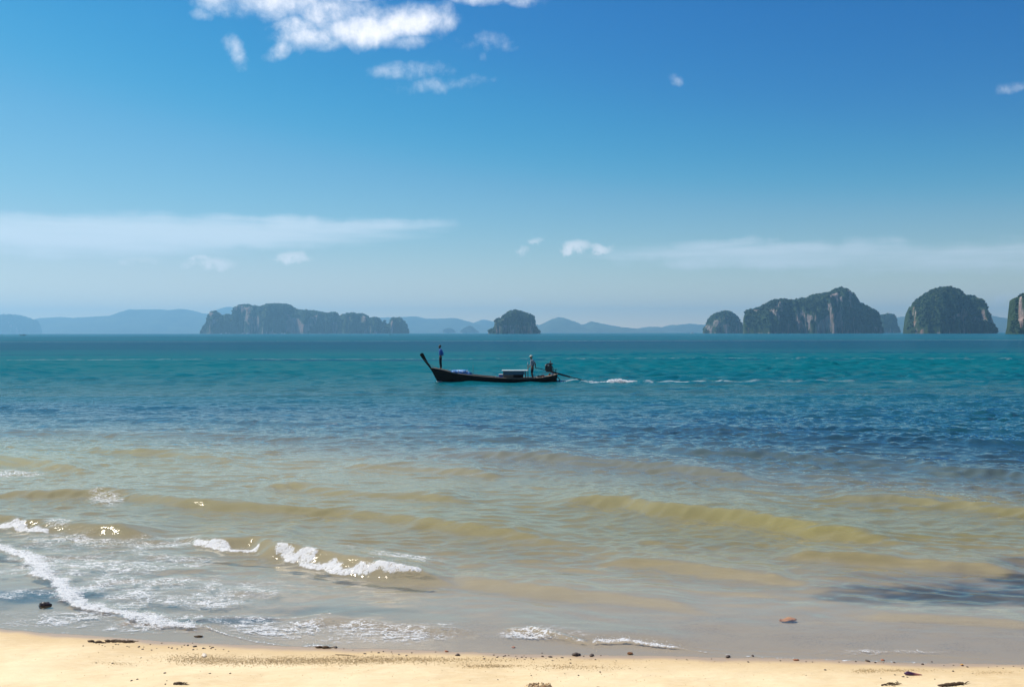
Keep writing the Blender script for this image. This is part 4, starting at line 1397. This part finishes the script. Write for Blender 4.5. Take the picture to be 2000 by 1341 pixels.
    if cap:
        c = MB().lathe([(.100, -.01), (.104, .02), (.088, .065), (.045, .09), (.0, .096)], hd.lerp(tp, .5) + Vector((0, 0, .0)), 18).build('cap', cap, root, True)
        pk = hd.lerp(tp, .5)
        MB().add([(pk.x - .08, pk.y - .075, pk.z + .005), (pk.x - .08, pk.y + .075, pk.z + .005), (pk.x - .19, pk.y + .05, pk.z - .012), (pk.x - .19, pk.y - .05, pk.z - .012),
                  (pk.x - .08, pk.y - .075, pk.z + .014), (pk.x - .08, pk.y + .075, pk.z + .014), (pk.x - .19, pk.y + .05, pk.z - .003), (pk.x - .19, pk.y - .05, pk.z - .003)],
                 [(3, 2, 1, 0), (4, 5, 6, 7), (0, 1, 5, 4), (1, 2, 6, 5), (2, 3, 7, 6), (3, 0, 4, 7)]).build('peak', cap, c)
    return root


# lookout on the bow: upright, leaning a little forward, hands clasped behind the back
JB = dict(pel=(.0, 0, .90), wai=(.01, 0, 1.04), che=(.0, 0, 1.22), shm=(-.005, 0, 1.37), nek=(-.03, 0, 1.44), chi=(-.07, 0, 1.50), hea=(-.06, 0, 1.595), top=(-.045, 0, 1.645), face=(-.98, 0, -.1),
          shoL=(.01, -.175, 1.365), elbL=(.15, -.245, 1.12), wriL=(.17, -.06, .98), shoR=(.01, .175, 1.365), elbR=(.15, .245, 1.12), wriR=(.17, .06, .97),
          hipL=(0, -.085, .86), kneL=(-.015, -.085, .48), ankL=(.03, -.085, .085), hipR=(0, .085, .86), kneR=(.0, .085, .48), ankR=(.055, .085, .085))
xb, zb = bl(247, 255)
person((BX + xb, BY, zb + .035), 'person in a blue jacket and black trousers standing on the bow, hands behind the back', 1.62, JB, m_bluejacket, m_blacktr, 1.9, 1.93, m_hair, None, ((.1, .9, -.3), (.1, -.9, -.3), .5, .5))
# helmsman: one hand back on the tiller, the other hanging by the pole
tx, tz = (1027 - 1000) * K / (1.68 / 1.7), (356 - 241) * K
zf = .10
xs_ = bl(1000, 0)[0]
kk = 1.68 / 1.7
JS = dict(pel=(.0, 0, .90), wai=(.0, 0, 1.04), che=(-.01, 0, 1.22), shm=(-.02, 0, 1.37), nek=(-.05, 0, 1.435), chi=(-.10, 0, 1.49), hea=(-.09, 0, 1.585), top=(-.075, 0, 1.635), face=(-1, 0, -.1),
          shoL=(.0, -.18, 1.36), elbL=(.20, -.24, 1.13), wriL=(tx - .02, -.09, (tz - zf) / kk + .06), shoR=(-.04, .17, 1.36), elbR=(-.10, .24, 1.09), wriR=(-.20, .2, .93),
          hipL=(0, -.09, .86), kneL=(-.05, -.09, .47), ankL=(.03, -.09, .085), hipR=(0, .09, .86), kneR=(-.02, .09, .47), ankR=(.09, .09, .085))
person((BX + xs_, BY - .02, zf), 'person in a pale cap and grey shirt standing at the stern, hand on tiller', 1.68, JS, m_greyshirt, m_darkshorts, .9, .95, m_hair, m_cap, ((.55, .2, -.8), (-.4, 0, -.9), 1.1, .5))

# ------------------------------------------------------------------ propeller wash thrown up behind the boat
m_spray, T = new_mat('white water')
d1 = T.n('ShaderNodeBsdfDiffuse', None, Color=(.93, .94, .95, 1))
d2 = T.n('ShaderNodeBsdfTranslucent', None, Color=(.93, .94, .95, 1))
mx = T.n('ShaderNodeMixShader', None, i0=.45, i1=d1.outputs[0], i2=d2.outputs[0])
T.n('ShaderNodeOutputMaterial', None, Surface=mx.outputs[0])
OCT_V = np.array([(1, 0, 0), (-1, 0, 0), (0, 1, 0), (0, -1, 0), (0, 0, 1), (0, 0, -1)], float)
OCT_F = np.array([(0, 2, 4), (2, 1, 4), (1, 3, 4), (3, 0, 4), (2, 0, 5), (1, 2, 5), (3, 1, 5), (0, 3, 5)])


def scatter_mesh(name, pts, rads, mat, jit=.35, flat=1.0, kind='stuff', tint=None, label=None):
    n = len(pts)
    v = OCT_V[None] * (1 + (rng.random((n, 6, 1)) - .5) * 2 * jit) * np.asarray(rads)[:, None, None] * np.array([1, 1, flat])
    an = rng.random(n) * 6.283
    c, s_ = np.cos(an)[:, None], np.sin(an)[:, None]
    v = np.stack([v[..., 0] * c - v[..., 1] * s_, v[..., 0] * s_ + v[..., 1] * c, v[..., 2]], -1) + np.asarray(pts)[:, None, :]
    f = (OCT_F[None] + (np.arange(n) * 6)[:, None, None]).reshape(-1, 3)
    me = mesh_np(name, v.reshape(-1, 3), f, False)
    if tint is not None:
        fattr(me, 'tint', np.repeat(tint, 6))
    return tag(obj(name, me, mat), label, kind=kind)


pts, rad = [], []
for k in range(3600):
    cx = 1605 + 300 * rng.random() ** 1.1
    q = (cx - 1605) / 300
    top = (20 + 20 * math.sin(min(q * 5, 3.14)) ** 2 * (.4 + .6 * vnoise(np.array([cx / 14.]), np.array([.3]), 7)[0])) * (1 - .55 * q) * min(1, q * 12 + .35)
    hgt_ = rng.random() ** 2.0 * top
    x, z = bl(cx, 360 - hgt_)
    pts.append((BX + x, 66.5 + rng.normal(0, .16), max(z, .0)))
    rad.append(.020 + .042 * rng.random() ** 2 * (1 - hgt_ / 40))
for k in range(800):
    cx = 1225 + 390 * rng.random()
    x, z = bl(cx, 359 - rng.random() ** 2 * 5)
    pts.append((BX + x, 66.5 + rng.normal(0, .18), z + .01))
    rad.append(.015 + .02 * rng.random())
for k in range(260):
    cx = 205 + 55 * rng.random()
    x, z = bl(cx, 358 - 7 * rng.random() ** 2)
    pts.append((BX + x + .06, BY - .12 + rng.normal(0, .1), z))
    rad.append(.010 + .012 * rng.random())
scatter_mesh('water_splash', pts, rad, m_spray)

# ------------------------------------------------------------------ things washed up on the beach
pts, rad = [], []
for (x, y, z) in SPRAY_AT:
    pts.append((x + rng.normal(0, .03), y + rng.normal(0, .03), z + .008 + abs(rng.normal(0, .022))))
    rad.append(.0022 + .005 * rng.random() ** 3)
scatter_mesh('foam_spray', pts, rad, m_spray)

m_grit, T = new_mat('shell grit')
tn = T.attr('tint').outputs['Fac']
col = T.mix(tn, (.26, .155, .05), (.74, .56, .28))
b = T.n('ShaderNodeBsdfPrincipled', None, Base_Color=col, Roughness=.7)
T.n('ShaderNodeOutputMaterial', None, Surface=b.outputs[0])
pts, rad = [], []


def strew(n, cx, cy, rx, ry, r0, r1):
    k = 0
    while k < n:
        px, py = cx + rng.normal(0, rx * .5), cy + rng.normal(0, ry * .5)
        if abs(py - cy) > ry * 1.6 or py > 1352:
            continue
        x, y = ground(px, py, .05)
        pts.append((x, y, 0))
        rad.append(r0 + (r1 - r0) * rng.random() ** 2)
        k += 1


strew(4200, 560, 1285, 190, 11, .0025, .0062)
strew(3600, 760, 1283, 200, 9, .0025, .0062)
strew(1500, 400, 1284, 90, 10, .0025, .006)
strew(700, 960, 1296, 60, 4, .0025, .0062)
strew(600, 1120, 1298, 110, 7, .0025, .006)
strew(420, 1750, 1301, 90, 4, .0025, .006)
strew(260, 1690, 1303, 25, 5, .0025, .006)
strew(160, 1940, 1306, 50, 5, .0025, .006)
strew(160, 230, 1297, 50, 6, .0025, .005)
strew(500, 1000, 1282, 900, 9, .0025, .006)
strew(500, 1000, 1318, 1000, 24, .002, .005)
pts = np.array(pts)
pts[:, 2] = bed(pts[:, 0], pts[:, 1]) + np.array(rad) * .35
keep = (pts[:, 1] - shore(pts[:, 0])) < -.12
pts, rad = pts[keep], np.array(rad)[keep]
scatter_mesh('shell_grit', pts, rad, m_grit, .4, .7, tint=rng.random(len(pts)))

m_peb = simple('dark wet pebble', (.075, .05, .036), .6, .5, 40.0, .4, 0, .4)
m_pebr = simple('reddish stone', (.34, .13, .06), .65, .3, 40.0)
m_coral = simple('brown sponge', (.24, .11, .05), .85, .4, 60.0, .2, 0, 1.0)
m_weed = simple('dried brown weed', (.085, .05, .022), .8, .5, 30.0)
m_bone = simple('bleached shell', (.74, .64, .50), .5, .2, 30.0)
m_oshell = simple('orange shell', (.62, .30, .05), .4, .3, 30.0)
PEB = []
for k in range(7):
    o = lumpy('p', None, (0, 0, 0), (1, .6 + .12 * (k % 3), .38 + .08 * (k % 2)), 20 + k, None, 2, .6, .55, 1.9)
    PEB.append(o.data)
    bpy.data.objects.remove(o)


def put_pebble(px, py, w, mesh, mat, label, group=None, name='pebble', sink=.15, cat='pebble'):
    """w: width in photo pixels"""
    x, y, z = on_sand(px, py)
    r = w * math.hypot(y, CAM_H) / FPX / 2
    me = mesh
    if mat is not None:
        me = PEBM.setdefault((mesh.name, mat.name), mesh.copy())
        if len(me.materials) == 0:
            me.materials.append(mat)
    o = obj(name, me, None)
    o.location = (x, y, z + r * (.32 - sink))
    o.scale = (r, r, r)
    o.rotation_euler = (0, 0, rng.random() * 6.28)
    return tag(o, label, cat, group)


PEBM = {}
A6 = [(110, 222), (165, 225), (205, 218), (225, 252), (265, 265), (15, 272), (405, 278), (405, 297), (590, 275), (615, 285), (740, 285), (805, 285), (890, 252), (1040, 235), (790, 315), (905, 325), (975, 303), (1130, 290), (1170, 300), (1240, 310), (1300, 285),
      (1335, 262), (1380, 265), (1440, 235), (1500, 312), (1450, 320), (1580, 303), (1605, 305), (1665, 278), (1700, 292), (1680, 305), (1740, 318), (1845, 318), (1910, 340), (770, 425), (400, 497), (1665, 630), (1080, 625), (720, 705), (645, 722), (1105, 725),
      (185, 490), (1085, 770), (1930, 628), (300, 275), (440, 252), (475, 254)]
A7 = [(95, 190), (75, 240), (220, 230), (245, 200), (290, 195), (385, 205), (400, 235), (460, 218), (490, 200), (515, 222), (500, 245), (580, 228), (610, 250), (725, 165), (730, 208), (775, 235), (915, 232), (985, 225), (860, 262), (1095, 250), (1095, 295),
      (1265, 205), (1490, 195), (1420, 250), (1690, 265), (585, 455), (150, 510), (1020, 432), (1200, 455), (1480, 410), (150, 210)]
A8 = [(65, 182), (290, 195), (385, 198), (510, 195), (835, 215), (940, 187), (1080, 228), (1190, 225), (1350, 245), (1590, 248), (1690, 240), (1760, 262), (1880, 238), (1980, 260), (515, 335), (610, 358), (660, 363), (355, 375), (975, 385), (1410, 318), (1185, 295)]
A9 = [(250, 1188), (115, 1192), (475, 1172), (450, 1205), (625, 1198), (765, 1203), (800, 1205), (945, 1205), (870, 1248), (765, 1278), (60, 1190)]
A10 = [(60, 1133), (110, 1140), (275, 1148), (320, 1150), (325, 1160), (325, 1185), (360, 1165), (250, 1155), (400, 1170), (430, 1155), (560, 1150), (595, 1180), (740, 1188), (820, 1175), (825, 1188), (895, 1180), (930, 1175), (175, 1160), (210, 1150)]
spots = [(160 + a * .15, 1220 + b_ * .15) for a, b_ in A6] + [(950 + a * .15, 1250 + b_ * .15) for a, b_ in A7] + [(1660 + a * .17, 1260 + b_ * .17) for a, b_ in A8]
spots += [(1300 + a * .3586, 860 + b_ * .3586) for a, b_ in A9] + [(650 + a * .3586, 860 + b_ * .3586) for a, b_ in A10]
def pebble_label(px, py):
    if py > 1299:
        return 'small dark pebble on the dry sand near the bottom edge, ' + ('left half of the beach' if px < 1000 else 'right half of the beach')
    if px < 300:
        return 'small dark pebble close to the dark seaweed strip on the left sand'
    if px < 470:
        return 'small dark pebble above the left end of the shell grit strip'
    if px < 800:
        return 'small dark pebble below the thin foam line, above the middle of the grit strip'
    if px < 1010:
        return 'small dark pebble near the right end of the shell grit strip'
    if px < 1330:
        return 'small dark pebble on the tide line at the centre of the beach'
    if px < 1640:
        return 'small dark pebble at the edge of the wet sand right of centre'
    return 'small dark pebble on the tide line above the purple shell at right'


for i, (px, py) in enumerate(spots):
    put_pebble(px, py, 2.6 + 3.2 * rng.random() ** 1.8, PEB[i % 7], m_peb, pebble_label(px, py), 'small dark pebbles along the tide line')
for (px, py, w, lab) in ((1075, 1282.5, 8, 'dark angular stone on the tide line, just left of the widest flat stone'), (1125, 1279, 15, 'flat dark stone, widest on the tide line, at the edge of the wet sand'),
                         (1156, 1280, 11, 'dark knobbly stone just right of the widest flat stone'), (1422, 1282.5, 11, 'dark round stone on the wet edge, right of the breaking ripple'), (1470, 1280.5, 8, 'dark stone at the water line, second right of the breaking ripple'),
                         (1695, 1290.5, 9, 'dark pointed stone on the tide line, nearest the right side of the beach'), (894, 1279, 9, 'dark stone alone just right of the strip of shell grit'), (380, 1262, 8, 'dark lump above the left part of the shell grit'), (655, 1264, 10, 'round dark stone below the thin foam line left of centre')):
    put_pebble(px, py, w, PEB[int(px) % 7], m_peb, lab, 'larger dark stones on the tide line', 'stone', cat='stone')
for (px, py, w, lab) in ((1724, 1289, 9, 'reddish stone right of the dark pointed stone'), (1555, 1288.5, 9, 'rust-coloured stone on the tide line right of centre'), (872, 1271.5, 9, 'reddish brown stone half in the wet sand left of centre'), (1003, 1264, 8, 'brown stone in the wet sheen at the centre of the beach')):
    put_pebble(px, py, w, PEB[int(px) % 7], m_pebr, lab, 'reddish stones on the tide line', 'stone', cat='stone')
sp = put_pebble(1231, 1276.5, 11, PEB[2], m_coral, 'brown sponge-like lump standing on the wet sand below the breaking ripple', None, 'sponge', .05, 'sponge')
# dark rock in the swash
x, y = ground(88, 1181)
rk = lumpy('rock', simple('wet black rock', (.03, .018, .016), .35, .4, 30.0), (x, y, .0), (.075, .05, .036), 31, None, 3, .4, .8, 2.0)
tag(rk, 'dark wet rock poking out of the shallow swash at the far left', 'rock')


def weed_clump(name, label, px0, py0, px1, py1, n, thick, lump=0, mat=None, spread=3.0):
    """tangle of dried weed between two photo positions"""
    x0, y0, z0 = on_sand(px0, py0)
    x1, y1, z1 = on_sand(px1, py1)
    root = empty(name, ((x0 + x1) / 2, (y0 + y1) / 2, (z0 + z1) / 2), label, 'seaweed')
    c = Vector(root.location)
    mb = MB()
    for k in range(n):
        q = rng.random()
        px, py = px0 + (px1 - px0) * q + rng.normal(0, spread), py0 + (py1 - py0) * q + rng.normal(0, spread * .35)
        x, y, z = on_sand(px, py)
        a = rng.normal(0, .5)
        p = Vector((x, y, z + .004)) - c
        pp = [p]
        L = .02 + .05 * rng.random()
        for j in range(4):
            a += rng.normal(0, .5)
            p = p + Vector((math.cos(a), math.sin(a) * .6, rng.normal(.04, .22))) * L / 4
            pp.append(p)
        mb.tube(pp, [thick, thick * 1.2, thick, thick * .8, thick * .3], 5)
    mb.build('strands', mat or m_weed, root)
    for k in range(lump):
        q = (k + .5) / lump
        x, y, z = on_sand(px0 + (px1 - px0) * q, py0 + (py1 - py0) * q)
        lumpy('clump', mat or m_weed, Vector((x, y, z + .006)) - c, (.03 + .02 * rng.random(), .02, .016), 41 + k, root, 2, .5, .6, 2.4)
    return root


weed_clump('seaweed', 'dark strip of dried seaweed with a raised left end, on the sand at left', 205, 1252, 257, 1253, 70, .0042, 5)
weed_clump('seaweed', 'thin scattered bits of weed left of the dark seaweed strip', 170, 1252, 200, 1255, 20, .003, 2)
weed_clump('seaweed', 'short flat piece of dark weed under the foam line left of centre', 617, 1264, 642, 1265, 26, .0035, 2)
weed_clump('seaweed', 'tangle of brown weed at the bottom edge, towards the right', 1835, 1340, 1880, 1334, 60, .004, 4)
weed_clump('seaweed', 'thin curved sprig of weed at the bottom, left of the brown tangle', 1720, 1337, 1750, 1336, 30, .003, 0)
weed_clump('seaweed', 'small dark tuft of weed at the bottom edge, left part of the beach', 340, 1336, 357, 1334, 22, .003, 1)
weed_clump('seaweed', 'tiny curl of weed in the wet sheen right of the seaweed strip', 384, 1243, 391, 1244, 8, .003, 1, spread=1.5)
x0, y0, z0 = on_sand(655, 1278)
x1, y1, z1 = on_sand(696, 1281)
tw = MB().tube([(x0, y0, z0 + .004), ((x0 + x1) / 2, (y0 + y1) / 2, (z0 + z1) / 2 + .008), (x1, y1, z1 + .003)], [.0028, .0035, .0015], 6).build('twig', m_weed)
tag(tw, 'thin straight twig lying across the strip of shell grit', 'twig')

# pen shell
m_pen, T = new_mat('purple pen shell')
pos = T.n('ShaderNodeTexCoord').outputs['Object']
sx = T.n('ShaderNodeSeparateXYZ', i0=pos).outputs[0]
rib = T.n('ShaderNodeTexWave', dict(wave_type='BANDS', bands_direction='Y'), Vector=pos, Scale=26.0, Distortion=2.0, Detail=3.0)
col = T.mix(T.ss(T.m('ADD', sx, T.m('MULTIPLY', T.noise(pos, 40.0, 4), .05)), .0, .075), (.045, .018, .055), (.55, .22, .16))
col = T.mix(T.m('MULTIPLY', rib.outputs['Fac'], .35), col, (.20, .09, .16))
bp = T.n('ShaderNodeBump', None, Strength=.6, Distance=.003, Height=rib.outputs['Fac'])
b = T.n('ShaderNodeBsdfPrincipled', None, Base_Color=col, Roughness=.3, Normal=bp.outputs[0])
T.n('ShaderNodeOutputMaterial', None, Surface=b.outputs[0])
x, y, z = on_sand(1783, 1317)
v, f = [], []
L = .165
for i in range(15):
    q = i / 14
    hw = .036 * math.sin(min(1, q * 2.4 + .12) * math.pi / 2) * (1 - q) ** .75 + .002
    for j in range(-4, 5):
        a = j / 4
        v.append((-L / 2 + q * L, a * hw * 1.0, .030 * (1 - a * a) * (1 - q * .75) * math.sin(min(1, q * 4 + .1) * math.pi / 2)))
for i in range(14):
    for j in range(8):
        f.append((i * 9 + j, i * 9 + j + 1, (i + 1) * 9 + j + 1, (i + 1) * 9 + j))
sh = MB().add(v, f).build('pen_shell', m_pen, None, True)
sh.modifiers.new('thick', 'SOLIDIFY').thickness = .004
sh.location = (x, y, z + .006)
sh.rotation_euler = (.32, .06, -.12)
tag(sh, 'purple fan-shaped mussel shell lying on dry sand at the lower right', 'shell')
# orange scallop and bleached shell
def fan_shell(px, py, r, mat, label, rot):
    x, y, z = on_sand(px, py)
    v, f = [(0, 0, 0)], []
    n = 16
    for ring in (.35, .7, 1.0):
        for k in range(n + 1):
            a = -1.15 + 2.3 * k / n
            rr = r * ring * (1 + (.05 if k % 2 else -.02) * ring)
            v.append((rr * math.cos(a), rr * math.sin(a), r * .32 * math.sin(ring * 2.3) + (.02 if k % 2 else 0) * r))
    for k in range(n):
        f.append((0, 1 + k, 2 + k))
    for ring in range(2):
        for k in range(n):
            a = 1 + ring * (n + 1) + k
            f.append((a, a + n + 1, a + n + 2, a + 1))
    o = MB().add(v, f).build('shell', mat, None)
    o.modifiers.new('thick', 'SOLIDIFY').thickness = .002
    o.location = (x, y, z + .004)
    o.rotation_euler = (.15, .1, rot)
    return tag(o, label, 'shell')


fan_shell(1882, 1299, .03, m_oshell, 'small orange-yellow shell on the tide line at right', 2.6)
fan_shell(393, 1281, .05, m_bone, 'bleached white shell half buried in the strip of shell grit', .3)
# orange leaf floating in the shallows
x, y = ground(1539, 1203)
v, f = [], []
for i in range(13):
    q = i / 12
    hw = .055 * math.sin(q * math.pi) ** .7
    for j in range(-3, 4):
        a = j / 3
        v.append((-.105 + .21 * q, a * hw, .012 * abs(a) + .012 * math.sin(q * 7 + j) - .004))
for i in range(12):
    for j in range(6):
        f.append((i * 7 + j, i * 7 + j + 1, (i + 1) * 7 + j + 1, (i + 1) * 7 + j))
lf = MB().add(v, f).build('dead_leaf', simple('orange dead leaf', (.62, .25, .08), .5, .45, 24.0), None, True)
lf.modifiers.new('thick', 'SOLIDIFY').thickness = .003
lf.location = (x, y, float(bed(np.array([x]), np.array([y]))[0]) + .02)
lf.rotation_euler = (.03, .01, .15)
tag(lf, 'orange dead leaf lying in the shallow water at right', 'leaf')

# dug-up sand at the bottom edge
m_dug, T = new_mat('dug damp sand')
pos = T.n('ShaderNodeNewGeometry').outputs['Position']
n_ = T.noise(pos, 22.0, 5, .65)
col = T.mix(T.ss(n_, .38, .62), (.34, .20, .09), (.74, .58, .34))
bp = T.n('ShaderNodeBump', None, Strength=.8, Distance=.015, Height=T.noise(pos, 60.0, 4, .7))
b = T.n('ShaderNodeBsdfPrincipled', None, Base_Color=col, Roughness=.92, Normal=bp.outputs[0])
T.n('ShaderNodeOutputMaterial', None, Surface=b.outputs[0])


def heap(px, py, w, d, h, label, seed):
    x, y, z = on_sand(px, py, False)
    n = 70
    U, V_ = np.meshgrid(np.linspace(-1, 1, n), np.linspace(-1, 1, n), indexing='ij')
    r = np.sqrt(U ** 2 + V_ ** 2)
    gx, gy = x + U * w, y + V_ * d
    nz = fbm(gx * 16, gy * 16, 501 + seed, 4)
    hgt2 = h * sstep(1 - r + (nz - .5) * .7, .05, .55) * (.25 + 1.3 * fbm(gx * 30, gy * 30, 511 + seed, 4))
    Z = bed(gx, gy) + hgt2 - .006
    o = obj('sand_heap', mesh_np('sand_heap', np.stack([gx.ravel(), gy.ravel(), Z.ravel()], 1), grid_faces(n, n)[:, ::-1], True), m_dug)
    o.data.polygons.foreach_set('use_smooth', [False] * len(o.data.polygons))
    crumbs = MB()
    for k in range(40):
        a, q = rng.random() * 6.28, rng.random() ** .7 * 1.1
        cx, cy = x + math.cos(a) * q * w, y + math.sin(a) * q * d
        i, j = int(np.clip((math.cos(a) * q + 1) / 2 * (n - 1), 0, n - 1)), int(np.clip((math.sin(a) * q + 1) / 2 * (n - 1), 0, n - 1))
        s_ = .004 + .009 * rng.random() ** 2
        crumbs.box((cx, cy, Z[i, j] + s_ * .3), (s_ * 1.6, s_ * 1.3, s_), Euler((rng.random(), rng.random(), a)).to_matrix(), .6)
    tag(crumbs.build('crumbs', m_dug, o), kind='stuff')
    return tag(o, label, 'sand heap')


heap(1052, 1346, .19, .10, .05, 'crumbly heap of dug damp sand cut by the bottom edge at the centre', 1)
heap(1104, 1348, .16, .07, .025, 'low brown-edged spill of dug sand right of the crumbly heap', 2)
heap(1172, 1343, .06, .035, .018, 'small patch of dug sand at the bottom edge, right of the other two', 3)

# ------------------------------------------------------------------ haze over the bay
v0, v1 = (-24000, -60, -4.5), (24000, 16800, 400)
b = MB()
b.box([(a + c) / 2 for a, c in zip(v0, v1)], [c - a for a, c in zip(v0, v1)])
m, T = new_mat('sea haze')
pv = T.n('ShaderNodeVolumePrincipled', None, Color=(.31, .68, 1.0, 1), Density=1.3e-4, Anisotropy=.3)
pv.inputs['Density Attribute'].default_value = ''
pv.inputs['Color Attribute'].default_value = ''
T.n('ShaderNodeOutputMaterial', None, Volume=pv.outputs[0])
tag(b.build('haze', m), kind='stuff')
